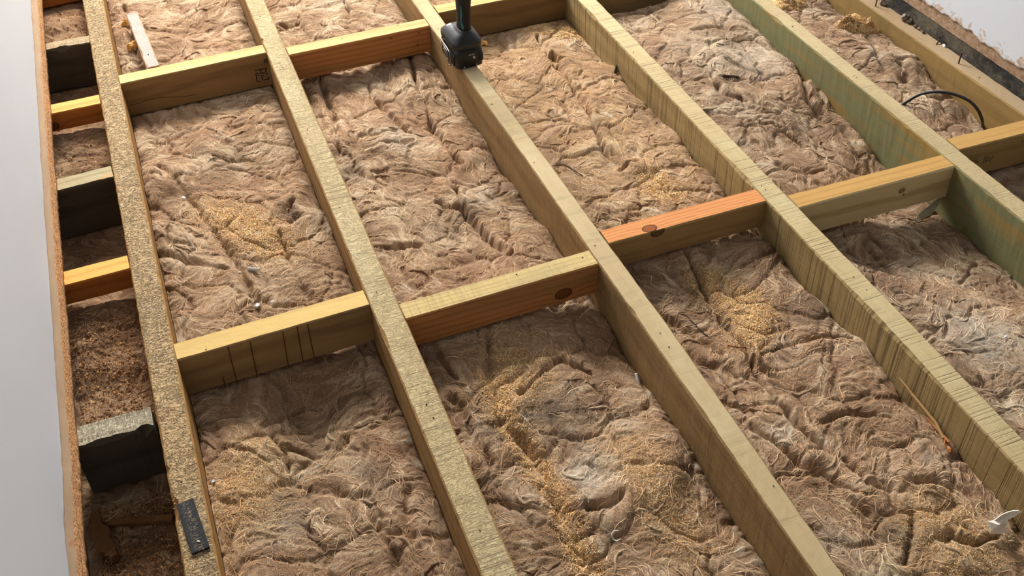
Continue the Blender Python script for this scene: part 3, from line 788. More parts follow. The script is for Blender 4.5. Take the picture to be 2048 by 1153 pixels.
# tint patches on the wool; C_DARK ones paint in shade under noggins and in folds: (bay, px, py, radius px, colour, strength)
TINT = [
    (2, 1190, 945, 62, C_WHITE, .9), (2, 1255, 845, 40, C_WHITE, .45), (2, 1060, 1000, 45, C_WHITE, .3), (4, 1960, 690, 75, C_WHITE, .75), (4, 1900, 640, 50, C_WHITE, .3), (4, 1500, 140, 70, C_WHITE, .45), (4, 1430, 40, 60, C_WHITE, .5), (4, 1400, 120, 70, C_LIGHT, .5),
    (3, 1565, 880, 30, C_WHITE, .45), (3, 1870, 935, 35, C_WHITE, .45), (3, 1670, 1090, 40, C_WHITE, .5), (2, 970, 370, 28, C_WHITE, .5), (2, 800, 280, 40, C_WHITE, .55), (2, 660, 15, 40, C_WHITE, .35), (1, 560, 1060, 50, C_WHITE, .5), (1, 710, 920, 35, C_LIGHT, .6),
    (1, 520, 930, 40, C_LIGHT, .5), (5, 1745, 150, 15, C_WHITE, .7), (5, 1860, 235, 35, C_LIGHT, .4), (1, 540, 540, 60, C_LIGHT, .25), (2, 960, 400, 40, C_LIGHT, .5), (2, 780, 420, 60, C_LIGHT, .35), (2, 880, 480, 60, C_LIGHT, .35),
    (2, 1100, 810, 75, C_GREY, .75), (2, 1000, 850, 45, C_GREY, .7), (2, 980, 800, 30, C_GREY, .6), (3, 1640, 620, 80, C_GREY, .55), (3, 1540, 700, 40, C_GREY, .7), (3, 1800, 1080, 40, C_GREY, .7), (3, 1480, 900, 40, C_GREY, .25), (1, 760, 960, 60, C_GREY, .5), (1, 570, 1010, 50, C_GREY, .4),
    (1, 450, 330, 60, C_GREY, .3), (1, 580, 430, 30, C_GREY, .5), (2, 700, 345, 30, C_GREY, .6), (2, 930, 420, 40, C_GREY, .35), (3, 1080, 180, 30, C_GREY, .5), (3, 1310, 240, 60, C_GREY, .3), (4, 1450, 225, 50, C_DARK, .4), (2, 860, 90, 40, C_GREY, .2), (4, 1760, 500, 60, C_DARK, .35),
    (5, 1670, 40, 60, C_GREY, .35), (5, 1790, 170, 40, C_DARK, .4), (1, 700, 620, 50, C_DARK, .4), (1, 620, 760, 120, C_DARK, .35),
]


SAWP = [
    ('golden sawdust drift on the wool left of the rough-sawn joist', [(430, 430), (480, 450), (530, 480), (560, 500)], 55, 9880, .0013),
    ('sawdust band running down the fold below the knotty reddish noggin', [(985, 760), (1020, 850), (1075, 930), (1120, 1000), (1150, 1080), (1185, 1150)], 26, 12350, .0012),
    ('sawdust dusted slope below the reddish noggin', [(1000, 680), (1060, 760), (990, 790)], 60, 7980, .0010),
    ('bright sawdust patch on the wool in front of the orange-topped noggin', [(1400, 560), (1480, 600), (1510, 660), (1490, 690)], 42, 14250, .0012),
    ('sawdust patch on wool just behind the orange-topped noggin', [(1300, 370), (1320, 395), (1345, 405)], 34, 4180, .0013),
    ('sawdust drift in the far corner behind the drill', [(1060, 60), (1110, 65), (1145, 75)], 26, 4940, .0016),
    ('sawdust speckled over wool in the bottom right corner', [(1850, 1040), (1950, 1100), (1900, 1140)], 90, 5700, .0010),
    ('sawdust speckled over wool beside the black packer joist', [(470, 960), (500, 1050), (520, 900), (440, 1100)], 70, 5700, .0010),
    ('sawdust speckled over wool right of the white wool tuft', [(1260, 900), (1320, 980), (1380, 1080)], 70, 6080, .0010),
]


class Grid:
    pass


def batt_height(bay, X, Y, U, theta_out=None):
    pts = BASE[bay]
    w_sum = 0; z_sum = 0
    for (u, y, z) in pts:
        d2 = ((U - u) * (0.38 if bay else 0.1)) ** 2 + (Y - y) ** 2
        w = 1.0 / (d2 + 0.0016) ** 2
        w_sum = w_sum + w; z_sum = z_sum + w * z
    Z = z_sum / w_sum
    s = bay * 31
    wx = X + 0.030 * perlin(X * 9, Y * 9, s + 1) + 0.012 * perlin(X * 28, Y * 28, s + 2)
    wy = Y + 0.030 * perlin(X * 9 + 40, Y * 9, s + 3) + 0.012 * perlin(X * 28 + 40, Y * 28, s + 4)
    amp = 0.55 if bay == 0 else 1.0
    f1, f2 = worley(wx * 8.5, wy * 7.0, s + 5)
    Z = Z + amp * 0.0100 * (0.42 - np.minimum(f1, 1.0) ** 1.6) - amp * 0.0055 * np.exp(-((f2 - f1) / 0.06) ** 2)
    f1, f2 = worley(wx * 21 + 3, wy * 17, s + 6)
    gate = np.clip(0.55 + 0.9 * perlin(X * 6, Y * 6 + 9, s + 7), 0.1, 1.2)
    Z = Z + amp * gate * (0.0038 * (0.42 - np.minimum(f1, 1.0) ** 1.5) - 0.0028 * np.exp(-((f2 - f1) / 0.06) ** 2))
    # wandering wrinkles
    for sc, am, sd in ((13, .0034, 11), (27, .0025, 12), (52, .0018, 13)):
        r_ = np.abs(perlin(wx * sc, wy * sc * .8, s + sd))
        Z = Z - am * np.exp(-(r_ / 0.045) ** 2) * np.clip(0.5 + perlin(X * 5 + sd, Y * 5, s + sd + 3), 0, 1.3)
    return Z


def seg_dist(X, Y, P):
    d = np.full(X.shape, 9.0); t_all = np.zeros(X.shape)
    for (ax, ay), (bx, by) in zip(P[:-1], P[1:]):
        vx, vy = bx - ax, by - ay; L2 = vx * vx + vy * vy + 1e-12
        t = np.clip(((X - ax) * vx + (Y - ay) * vy) / L2, 0, 1)
        d = np.minimum(d, np.hypot(X - ax - t * vx, Y - ay - t * vy))
    return d


def lic(theta, noise, L, step):
    ny_, nx_ = theta.shape
    jj, ii = np.meshgrid(np.arange(nx_, dtype=np.float32), np.arange(ny_, dtype=np.float32))
    acc = noise.copy(); wsum = 1.0
    for sg in (1, -1):
        px, py = jj.copy(), ii.copy()
        for q in range(1, L + 1):
            a = theta[np.clip(py, 0, ny_ - 1).astype(np.int32), np.clip(px, 0, nx_ - 1).astype(np.int32)]
            px += sg * step * np.cos(a); py += sg * step * np.sin(a)
            w = 0.5 + 0.5 * math.cos(math.pi * q / (L + 1))
            acc += w * noise[np.clip(py + .5, 0, ny_ - 1).astype(np.int32), np.clip(px + .5, 0, nx_ - 1).astype(np.int32)]
            wsum += w
    acc = acc / wsum
    acc = (acc - acc.mean()) / (acc.std() + 1e-9)
    return acc


def blur(a, n=1):
    for _ in range(n):
        a = (a + np.roll(a, 1, 0) + np.roll(a, -1, 0) + np.roll(a, 1, 1) + np.roll(a, -1, 1)) / 5
    return a


def strand_fields(X, Y, s):
    th = 1.9 * perlin(X * 5.5, Y * 5.0, s + 61) + 1.5 * perlin(X * 13, Y * 12, s + 62) + 0.9 * perlin(X * 33, Y * 30, s + 63) + 2.7
    rg = np.random.default_rng(s + 5)
    nf = rg.standard_normal(X.shape).astype(np.float32)
    fine = lic(th, nf, 9, 1.0)
    nc = blur(rg.standard_normal(X.shape).astype(np.float32), 4)
    coarse = lic(th, nc / nc.std(), 9, 2.0)
    return th, fine, coarse


G = {}
DX = 0.0026
for bay in range(6):
    y0, y1 = YR[bay]
    ys = np.concatenate([np.arange(0.0, y0, 0.012), np.arange(y0, y1, DX), np.arange(y1, 5.28, 0.02)])
    a, b = BAYX[bay]
    le = (np.full(len(ys), -0.256) if a == 0 else xr(a, ys)) + 0.001
    re = xl(b, ys) - 0.001
    nx = int((re - le).mean() / DX)
    u = np.linspace(0, 1, nx)
    U = np.repeat(u[None, :], len(ys), 0)
    X = le[:, None] + (re - le)[:, None] * U
    Y = np.repeat(ys[:, None], nx, 1)
    Z = batt_height(bay, X, Y, U)
    th, fine, coarse = strand_fields(X, Y, bay * 31)
    foldmask = np.zeros_like(Z)
    for (fb, poly, dep, wid) in FOLDS:
        if fb != bay: continue
        P = [tuple(on_z(px, py, -0.095)[:2]) for px, py in poly]
        wid = wid * 0.62; d = seg_dist(X + 0.0035 * perlin(X * 30, Y * 30, 71) + .0009 * coarse, Y + 0.0035 * perlin(X * 45 + 9, Y * 45, 72), P)
        dep = dep * np.clip(0.7 + 0.9 * perlin(X * 16, Y * 16 + 3, 74), 0.15, 1.3); wid = wid * np.clip(1.0 + 0.8 * perlin(X * 12, Y * 12 + 8, 75), .6, 1.8)
        Z = Z - dep * np.exp(-(d / wid) ** 2) + dep * 0.30 * np.exp(-((d - wid * 3.2) / (wid * 2.8)) ** 2)
        foldmask = np.maximum(foldmask, np.exp(-(d / wid) ** 2))
    rough = np.clip(0.65 + 0.7 * perlin(X * 7 + 5, Y * 7, bay + 90), 0.25, 1.4)
    Z = Z + (0.00105 * coarse + 0.00095 * fine) * rough * (0.8 if bay else 1.0)
    # edges tuck down beside the joists
    dl = (X - le[:, None]); dr = (re[:, None] - X)
    for dd, sd in ((dl, 1), (dr, 2)):
        ed = np.clip(0.6 + 1.0 * perlin(Y * 9, Y * 0 + sd * 5.5, bay * 3 + sd), 0.12, 1.6) * (0.55 if (bay, sd) == (1, 1) else 1.0)
        Z = Z - ed * 0.022 * np.exp(-dd / (0.010 + 0.006 * ed))
    # pressed down under the noggins
    for kx, (na, nb, ya, yb, dep, wd, drop) in NOG.items():
        if (na, nb) != (a, b): continue
        yf = ya + (yb - ya) * U
        dy = np.maximum(np.maximum(yf - Y, Y - (yf + wd)), 0)
        lim = -dep - 0.005 + drop + 0.6 * np.maximum(dy - 0.006, 0) + 22 * np.maximum(dy - .006, 0) ** 2
        kk = 0.006
        h_ = np.clip(0.5 + 0.5 * (lim - Z) / kk, 0, 1)
        Z = lim * (1 - h_) + Z * h_ - kk * h_ * (1 - h_)
    Z = np.minimum(Z, -0.008); Z = np.maximum(Z, -0.19)
    # colour
    t1 = np.clip(0.5 + 0.22 * coarse + 0.20 * fine + 0.5 * fbm(X * 8, Y * 8, bay + 40, 3), 0, 1)[..., None]
    t2 = np.clip(0.5 + 1.3 * perlin(X * 4.2, Y * 4.2, bay + 50), 0, 1)[..., None]
    c = C_DARK * (1 - t1) ** 1.5 + C_BASE * (1 - (1 - t1) ** 1.5)
    c = c + (C_LIGHT - c) * np.clip((t1 - 0.55) * 1.5, 0, 1)
    c = c + (C_PINK - c) * 0.35 * t2
    wv = np.clip((fbm(X * 17, Y * 17, bay + 45, 3) + 0.25 * coarse - 0.75) * 1.6, 0, .7)[..., None]
    c = c + (C_WHITE - c) * wv
    gv = np.clip((fbm(X * 11 + 7, Y * 11, bay + 47, 4) - 0.25 * coarse - 0.72) * 1.5, 0, .6)[..., None]
    c = c + (C_GREY - c) * gv
    for (tb, px, py, rad, tcx, st) in TINT:
        if tb != bay: continue
        p = on_z(px, py, -0.09); ex = on_z(px + rad, py, -0.09) - p; rr = np.hypot(ex[0], ex[1])
        q = np.hypot(X - p[0], (Y - p[1]) * .9) / rr + 0.45 * fbm(X * 30, Y * 30, 55, 3) + 0.12 * coarse
        m_ = (st * np.clip(1.35 - q, 0, 1) ** 1.2)[..., None]
        c = c + (tcx * (0.9 + 0.12 * np.clip(coarse, -2, 2)[..., None]) - c) * np.clip(m_, 0, 1)
    for (lab, poly, rad, n_, sz_) in SAWP:
        P = [tuple(on_z(px, py, -0.09)[:2]) for px, py in poly]
        rr = rad * np.linalg.norm(on_z(poly[0][0] + 1, poly[0][1], -.09)[:2] - np.array(P[0]))
        if P[0][0] < le.min() or P[0][0] > re.max(): continue
        q = seg_dist(X, Y, P) / rr + 0.5 * fbm(X * 34, Y * 34, 66, 3)
        c = c + (lin((212, 176, 128)) - c) * np.clip(0.5 * np.clip(1.25 - q, 0, 1), 0, 1)[..., None]
    if bay in (4, 5):
        c = c * np.array([0.93, 0.96, 1.0])
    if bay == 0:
        c = c * np.array([0.80, 0.70, 0.60])  # browner debris tone, also darkened for the shade of the deep narrow gap
    if bay in (3,):   # sawdust-stained far half of this bay
        sdm = np.clip((Y - 1.45) * 3, 0, 1) * 0.38
        c = c + (lin((214, 176, 122)) - c) * sdm[..., None] * np.clip(.6 + .8 * fbm(X * 20, Y * 20, 77, 3), 0, 1)[..., None]
    c = np.clip(c * np.array([1.02, 0.985, 0.94]), 0.01, 0.9)
    g = Grid(); g.ys, g.le, g.re, g.Z, g.nx, g.th = ys, le, re, Z, nx, th; g.c = c
    G[bay] = g
    ny_ = len(ys)
    V = np.stack([X, Y, Z], 2).reshape(-1, 3)
    i = np.arange(ny_ - 1)[:, None]; j = np.arange(nx - 1)[None, :]
    q = (i * nx + j).ravel()
    Q = np.stack([q, q + 1, q + nx + 1, q + nx], 1)
    # skirt down to the boards so the batt has its thickness
    ring = np.concatenate([np.arange(nx), (np.arange(1, ny_)) * nx + nx - 1, (ny_ - 1) * nx + np.arange(nx - 2, -1, -1), np.arange(ny_ - 2, 0, -1) * nx])
    n0 = len(V); Vs = V[ring].copy(); Vs[:, 2] = -0.197
    r2 = np.roll(np.arange(len(ring)), -1)
    Qs = np.stack([ring, n0 + np.arange(len(ring)), n0 + r2, ring[r2]], 1)
    cs = c.reshape(-1, 3)
    ctr = np.array([X.mean(), 0.0, -0.197])
    me = mesh_np('insulation_batt', np.concatenate([V, Vs]) - ctr, np.concatenate([Q, Qs]), True, None, np.concatenate([cs, cs[ring]]))
    o = link('insulation_batt', me, M_wool, None, ctr)
    g.obj = o; g.ctr = ctr
    tag(o, {0: 'brown dusty insulation with shade in its colour, in the narrow strip by the left wall', 1: 'tan mineral wool batt between the sawdust-crusted joist and the rough-sawn joist',
            2: 'rumpled pinkish wool batt with lengthwise folds left of the drill joist', 3: 'sawdust-dusted tan wool batt between drill joist and bandsawn joist',
            4: 'pale fluffy wool batt left of the green-sided joist', 5: 'greyish wool batt bulging under the cable loop by the wall joist'}[bay], 'insulation', 'insulation batts')


def hz(x, y):
    """height of the wool at world x, y arrays"""
    x = np.atleast_1d(np.asarray(x, float)); y = np.atleast_1d(np.asarray(y, float))
    out = np.full(x.shape, -0.12)
    for bay, g in G.items():
        le = np.interp(y, g.ys, g.le); re = np.interp(y, g.ys, g.re)
        m = (x > le) & (x < re)
        if not m.any(): continue
        fi = np.interp(y[m], g.ys, np.arange(len(g.ys))); fj = (x[m] - le[m]) / (re[m] - le[m]) * (g.nx - 1)
        i0 = np.clip(fi.astype(int), 0, len(g.ys) - 2); j0 = np.clip(fj.astype(int), 0, g.nx - 2)
        a = fi - i0; b = fj - j0
        out[m] = (g.Z[i0, j0] * (1 - a) + g.Z[i0 + 1, j0] * a) * (1 - b) + (g.Z[i0, j0 + 1] * (1 - a) + g.Z[i0 + 1, j0 + 1] * a) * b
    return out


def on_wool(px, py, lift=0.0):
    """first point where the sight line through a pixel meets the wool"""
    zs = np.arange(0.02, -0.19, -0.001)
    P = np.array([on_z(px, py, z) for z in zs])
    hh = np.full(len(zs), -9.0)
    for g in G.values():
        le = np.interp(P[:, 1], g.ys, g.le); re = np.interp(P[:, 1], g.ys, g.re)
        m = (P[:, 0] > le) & (P[:, 0] < re)
        if m.any(): hh[m] = hz(P[m, 0], P[m, 1])
    i = int(np.argmax(P[:, 2] < hh)) if (P[:, 2] < hh).any() else 110
    return np.array([P[i, 0], P[i, 1], float(hz(P[i, 0], P[i, 1])[0]) + lift])


# loose fibres standing off the wool
def fibres(bay, n, seg=9, wmin=.00022, wmax=.00055):
    g = G[bay]; rg = np.random.default_rng(500 + bay)
    y0, y1 = YR[bay]
    y = y0 + (y1 - y0) * rg.random(n) ** 1.25
    u_ = rg.random(n)
    le = np.interp(y, g.ys, g.le); re = np.interp(y, g.ys, g.re)
    x = le + (re - le) * u_
    stp = rg.uniform(.0022, .0060, n)
    curl = rg.normal(0, .16, n); lift = rg.uniform(.0006, .0052, n) * rg.random(n)
    ang0 = rg.normal(0, .35, n)
    pts = np.zeros((n, seg, 3)); dirs = np.zeros((n, seg, 2))
    cx, cy = x.copy(), y.copy()
    extra = ang0.copy()
    for q in range(seg):
        fi = np.clip(np.interp(cy, g.ys, np.arange(len(g.ys))).astype(int), 0, len(g.ys) - 1)
        l2 = np.interp(cy, g.ys, g.le); r2 = np.interp(cy, g.ys, g.re)
        cxc = np.clip(cx, l2 + .0012, r2 - .0012); cx = cxc
        fj = np.clip(((cx - l2) / (r2 - l2) * (g.nx - 1)).astype(int), 0, g.nx - 1)
        th = g.th[fi, fj] + extra
        pts[:, q, 0] = cx; pts[:, q, 1] = cy
        pts[:, q, 2] = hz(cx, cy) + 0.0005 + lift * math.sin(math.pi * q / (seg - 1))
        dirs[:, q, 0] = np.cos(th); dirs[:, q, 1] = np.sin(th)
        cx = cx + stp * np.cos(th); cy = cy + stp * np.sin(th); extra = extra + curl
    for kx, (na, nb, ya, yb, dep, wd, drop) in NOG.items():      # keep clear of the noggins
        if (na, nb) != BAYX[bay]: continue
        m = (pts[:, :, 1] > min(ya, yb) - .004) & (pts[:, :, 1] < max(ya, yb) + wd + .004)
        pts[:, :, 2] = np.where(m, np.minimum(pts[:, :, 2], -dep - .003), pts[:, :, 2])
    wd_ = rg.uniform(wmin, wmax, n)[:, None] * np.sin(np.linspace(.25, math.pi - .25, seg))[None, :]
    til = rg.uniform(-.8, .8, n)[:, None]
    off = np.stack([-dirs[:, :, 1] * wd_ * np.cos(til), dirs[:, :, 0] * wd_ * np.cos(til), wd_ * np.sin(til) + 0 * wd_], 2)
    V = np.stack([pts - off, pts + off], 2).reshape(-1, 3)
    b0 = (np.arange(n)[:, None] * seg * 2 + np.arange(seg - 1)[None, :] * 2).ravel()
    Q = np.stack([b0, b0 + 1, b0 + 3, b0 + 2], 1)
    fi = np.clip(np.interp(y, g.ys, np.arange(len(g.ys))).astype(int), 0, len(g.ys) - 1); fj = np.clip((u_ * (g.nx - 1)).astype(int), 0, g.nx - 1)
    cb = g.c[fi, fj] * rg.uniform(.75, 1.55, n)[:, None] + 0.0
    cv = np.repeat(np.clip(cb, .01, .9), seg * 2, 0)
    me = mesh_np('loose_fibres', V - g.ctr, Q, True, None, cv)
    o = link('loose_fibres', me, M_fibre, g.obj)
    o['kind'] = 'stuff'


def ropes(bay, n, seg=16, ns=7):
    """thicker teased-out strands of wool lying half sunk in the batt"""
    g = G[bay]; rg = np.random.default_rng(700 + bay)
    y0, y1 = YR[bay]
    cy = y0 + (y1 - y0) * rg.random(n) ** 1.2
    le = np.interp(cy, g.ys, g.le); re = np.interp(cy, g.ys, g.re)
    u_ = rg.uniform(.04, .96, n); cx = le + (re - le) * u_
    fi = np.clip(np.interp(cy, g.ys, np.arange(len(g.ys))).astype(int), 0, len(g.ys) - 1); fj = np.clip((u_ * (g.nx - 1)).astype(int), 0, g.nx - 1)
    col = g.c[fi, fj] * rg.uniform(.9, 1.25, n)[:, None]
    stp = rg.uniform(.0018, .0052, n); curl = rg.normal(0, .10, n); ex = rg.normal(0, .3, n)
    r0 = rg.uniform(.0011, .0036, n)
    V = np.zeros((n, seg, ns, 3))
    for q in range(seg):
        fi = np.clip(np.interp(cy, g.ys, np.arange(len(g.ys))).astype(int), 0, len(g.ys) - 1)
        l2 = np.interp(cy, g.ys, g.le); r2 = np.interp(cy, g.ys, g.re)
        cx = np.clip(cx, l2 + .004, r2 - .004)
        fj = np.clip(((cx - l2) / (r2 - l2) * (g.nx - 1)).astype(int), 0, g.nx - 1)
        th = g.th[fi, fj] + ex
        prof = math.sin(math.pi * (q + .35) / (seg - .3)) ** .8
        r_ = r0 * prof * (1 + .3 * perlin(np.arange(n) * 3.7, np.full(n, q * .55), bay)) + .0001
        z = hz(cx, cy) + r_ * .25
        for kx, (na, nb, ya, yb, dep, wd, drop) in NOG.items():
            if (na, nb) == BAYX[bay]:
                z = np.where((cy > min(ya, yb) - .008) & (cy < max(ya, yb) + wd + .008), np.minimum(z, -dep - .008), z)
        for t in range(ns):
            a = 2 * math.pi * t / ns + q * .25
            V[:, q, t, 0] = cx - np.sin(th) * r_ * math.cos(a); V[:, q, t, 1] = cy + np.cos(th) * r_ * math.cos(a); V[:, q, t, 2] = z + r_ * math.sin(a)
        cx = cx + stp * np.cos(th); cy = cy + stp * np.sin(th); ex = ex + curl
    b0 = np.arange(n)[:, None, None] * seg * ns + np.arange(seg - 1)[None, :, None] * ns
    t0 = np.arange(ns)[None, None, :]; t1 = (t0 + 1) % ns
    Q = np.stack([b0 + t0, b0 + t1, b0 + ns + t1, b0 + ns + t0], 3).reshape(-1, 4)
    me = mesh_np('teased_strands', V.reshape(-1, 3) - g.ctr, Q, True, None, np.repeat(np.clip(col, .01, .9), seg * ns, 0))
    link('teased_strands', me, M_wool, g.obj)['kind'] = 'stuff'


for bay, n in ((1, 150), (2, 190), (3, 170), (4, 140), (5, 60)):
    ropes(bay, n)
for bay, n in ((0, 900), (1, 8500), (2, 9500), (3, 9500), (4, 7000), (5, 2600)):
    fibres(bay, n)

# =================================================================== sawdust
k = NT('sawdust'); ca = k.n('VertexColor', layer_name='Col')
M_saw = k.fin(ca, 0.9, None, 0.15)
SAWC = np.array([lin((244, 196, 128)), lin((226, 172, 104)), lin((244, 212, 160)), lin((188, 136, 84)), lin((250, 230, 192))])
CHIPC = np.array([lin((150, 104, 66)), lin((190, 138, 88)), lin((120, 80, 50)), lin((206, 160, 110))])
TET = np.array([(1, 0, -.5), (-.6, .55, -.5), (-.5, -.6, -.45), (0, 0, .6)])
TETF = np.array([(0, 2, 1), (0, 1, 3), (1, 2, 3), (2, 0, 3)])


def grains(name, P, size, seed, cols=SAWC, long=1.7, flat=0.45, matl=None, origin=None):
    rg = np.random.default_rng(seed); n = len(P)
    s = size * rg.uniform(.6, 1.6, n)[:, None]
    loc = TET[None] * (s * np.array([[long, 0.75, flat]]))[:, None, :]
    az = rg.uniform(0, 2 * np.pi, n); el = rg.normal(0, .45, n)
    ca_, sa, ce, se = np.cos(az), np.sin(az), np.cos(el), np.sin(el)
    x, y, z = loc[..., 0], loc[..., 1], loc[..., 2]
    x2 = x * ce[:, None] - z * se[:, None]; z2 = x * se[:, None] + z * ce[:, None]
    R = np.stack([x2 * ca_[:, None] - y * sa[:, None], x2 * sa[:, None] + y * ca_[:, None], z2], 2)
    org = np.asarray(P).mean(0) if origin is None else np.asarray(origin)
    V = (R + np.asarray(P)[:, None, :] - org).reshape(-1, 3)
    Q = (TETF[None] + 4 * np.arange(n)[:, None, None]).reshape(-1, 3)
    cidx = rg.integers(0, len(cols), n)
    cv = np.repeat(cols[cidx] * rg.uniform(.8, 1.12, n)[:, None], 4, 0)
    return link(name, mesh_np(name, V, Q, False, None, np.clip(cv, 0, .95)), matl or M_saw, None, org)


def spread(poly, rad_px, n, seed, lift=.0006, power=1.0):
    """scatter points along a pixel polyline laid on the wool"""
    rg = np.random.default_rng(seed)
    P = np.array([on_z(px, py, -.09)[:2] for px, py in poly])
    sc = np.linalg.norm(on_z(poly[0][0] + 1, poly[0][1], -.09)[:2] - P[0])
    seg = np.linalg.norm(np.diff(P, axis=0), axis=1) if len(P) > 1 else np.array([1e-9])
    if len(P) > 1:
        t = rg.random(n) * seg.sum(); cum = np.concatenate([[0], np.cumsum(seg)])
        i = np.clip(np.searchsorted(cum, t) - 1, 0, len(seg) - 1); f_ = (t - cum[i]) / seg[i]
        base = P[i] + (P[i + 1] - P[i]) * f_[:, None]
    else: base = np.repeat(P, n, 0)
    d = rg.normal(0, 1, (n, 2)) * rad_px * sc * 0.55
    xy = base + d
    m = fbm(xy[:, 0] * 40, xy[:, 1] * 40, seed, 3) > -0.25 + rg.random(n) * .4 - .3
    xy = xy[m]
    # stay off the timber
    ok = np.ones(len(xy), bool)
    for i in range(1, 7): ok &= ~((xy[:, 0] > xl(i, xy[:, 1]) - .003) & (xy[:, 0] < xr(i, xy[:, 1]) + .003))
    for kx, (a, b, ya, yb, *_q) in NOG.items():
        x0 = -.3 if a == 0 else float(xr(a, ya)); x1 = float(xl(b, yb))
        ok &= ~((xy[:, 0] > x0) & (xy[:, 0] < x1) & (xy[:, 1] > min(ya, yb) - .004) & (xy[:, 1] < max(ya, yb) + .052))
    xy = xy[ok]
    z = hz(xy[:, 0], xy[:, 1]) + lift + rg.random(len(xy)) * .0012 * power
    return np.column_stack([xy, z])


for q, (lab, poly, rad, n, sz) in enumerate(SAWP):
    o = grains('sawdust_drift', spread(poly, rad, n, 900 + q), sz, 950 + q)
    tag(o, lab, 'sawdust', kind='stuff')
# thin scatter over all the bays
pp = [spread([(px, py)], 120, 420, 1100 + i) for i, (px, py) in enumerate([(400, 330), (600, 300), (560, 580), (420, 600), (750, 400), (880, 540), (1150, 300), (1280, 300), (1060, 160), (1500, 560), (1650, 700), (1600, 780), (1750, 900), (1640, 1010),
                                                                  (1700, 1080), (1900, 600), (1950, 720), (1200, 700), (1250, 800), (900, 760), (940, 950), (640, 950), (700, 1060), (560, 1120), (1850, 480), (1560, 900), (600, 780), (1000, 1100)])]
tag(grains('scattered_sawdust', np.concatenate(pp), .0010, 1200), 'fine sawdust sprinkled thinly over all the wool', 'sawdust', kind='stuff')
# sawdust lying on the first joist
rg = np.random.default_rng(77)
yy = rg.uniform(.85, 3.2, 2600); yy = yy[fbm(yy * 9, yy * 0, 3, 2) > -.2]
xx = xl(1, yy) + (xr(1, yy) - xl(1, yy)) * (rg.random(len(yy)) * .92 + .04)
tag(grains('joist_sawdust', np.column_stack([xx, yy, np.full(len(yy), .0008)]), .0011, 1300, long=1.9), 'sawdust crumbs lying on the joist nearest the left wall', 'sawdust', kind='stuff')
# wood shavings in the narrow strip by the wall
for q, (lab, ya, yb, n) in enumerate((('wood shavings and chips in the bottom left gap before the grey noggin', .92, 1.27, 2600), ('wood shavings in the gap behind the thick grey noggin', 1.37, 1.71, 1700), ('dark dust and chips in the upper gaps by the left wall', 1.80, 3.05, 1100))):
    yy = rg.uniform(ya, yb, n); xx = rg.uniform(-.236, -.1, n)
    ok = np.ones(n, bool)
    for kx in ('S1', 'S2', 'S3', 'S4', 'S5', 'S6'):
        ok &= ~((yy > NOG[kx][2] - .012) & (yy < NOG[kx][2] + .064))
    yy, xx = yy[ok], xx[ok]
    o = grains('wood_shavings', np.column_stack([xx, yy, hz(xx, yy) + .0012]), .0019, 1400 + q, CHIPC, long=3.2, flat=.35)
    tag(o, lab, 'shavings', kind='stuff')


def heap(name, c, rx, ry, h, rot, n, seed, label, size=.0022):
    rg = np.random.default_rng(seed)
    r_ = np.sqrt(rg.random(n)); a = rg.uniform(0, 2 * np.pi, n)
    lx = r_ * np.cos(a); ly = r_ * np.sin(a)
    edge = 1 + .25 * perlin(np.cos(a) * 2, np.sin(a) * 2, seed)
    z = h * np.clip(1 - r_ ** 2.2, 0, 1) * (0.75 + .5 * perlin(lx * 3, ly * 3, seed + 1))
    X_ = lx * rx * edge; Y_ = ly * ry * edge
    cr_, sr_ = math.cos(rot), math.sin(rot)
    x = c[0] + X_ * cr_ - Y_ * sr_; y = c[1] + X_ * sr_ + Y_ * cr_
    P = np.column_stack([x, y, np.maximum(hz(x, y), c[2] - .01) + .001 + np.maximum(z, 0) * (0.35 + .65 * rg.random(n) ** .5)])
    return tag(grains(name, P, size, seed, long=1.5, flat=.6), label, 'sawdust', kind='stuff')


p1 = on_wool(1714, 58)
heap('sawdust_clump', p1, .054, .028, .042, math.radians(-32), 6000, 41, 'crusty golden sawdust clump lying on wool near the wall joist', .0027)
p2 = on_wool(1578, 4)
heap('sawdust_clump', p2, .045, .045, .024, 0.3, 4200, 43, 'golden sawdust heap against the green joist at the top edge', .0026)

# =================================================================== things
# ---- cordless drill standing on its battery
M_blk = plain('black_plastic', (15, 15, 16), 0.42, 0.4, var=.15, scale=200)
M_rub = plain('black_rubber', (20, 20, 21), 0.62, 0.3, var=.2, scale=300)
M_gry = plain('charcoal_plastic', (25, 26, 28), 0.42, 0.4)
M_teal = plain('teal_plastic', (18, 92, 96), 0.4, 0.45)
M_steel = plain('bright_steel', (120, 114, 106), 0.42, 0.5, 1.0)
M_lgt = plain('light_grey_print', (176, 178, 178), 0.5, 0.4)
M_dgry = plain('dark_grey_print', (120, 122, 122), 0.5, 0.4)


def loft(name, secs, mat, parent, n=28, e=3.0, cap=True):
    """secs: (cx, cy, z, rx, ry[, exponent])"""
    V, Fc = [], []
    for s_ in secs:
        ee = s_[5] if len(s_) > 5 else e
        for q in range(n):
            a = 2 * math.pi * q / n
            ca_, sa = math.cos(a), math.sin(a)
            V.append((s_[0] + s_[3] * math.copysign(abs(ca_) ** (2 / ee), ca_), s_[1] + s_[4] * math.copysign(abs(sa) ** (2 / ee), sa), s_[2]))
    m = len(secs)
    for i in range(m - 1):
        for q in range(n): Fc.append((i * n + q, i * n + (q + 1) % n, (i + 1) * n + (q + 1) % n, (i + 1) * n + q))
    if cap: Fc += [tuple(range(n - 1, -1, -1)), tuple((m - 1) * n + q for q in range(n))]
    me = py_mesh(name, V, Fc, True)
    o = link(name, me, mat, parent)
    return o


drill = empty('cordless_drill', (0.777, 2.253, 0.0005), math.radians(2.0))
tag(drill, 'black and teal cordless drill standing upright on its battery on a joist', 'drill')
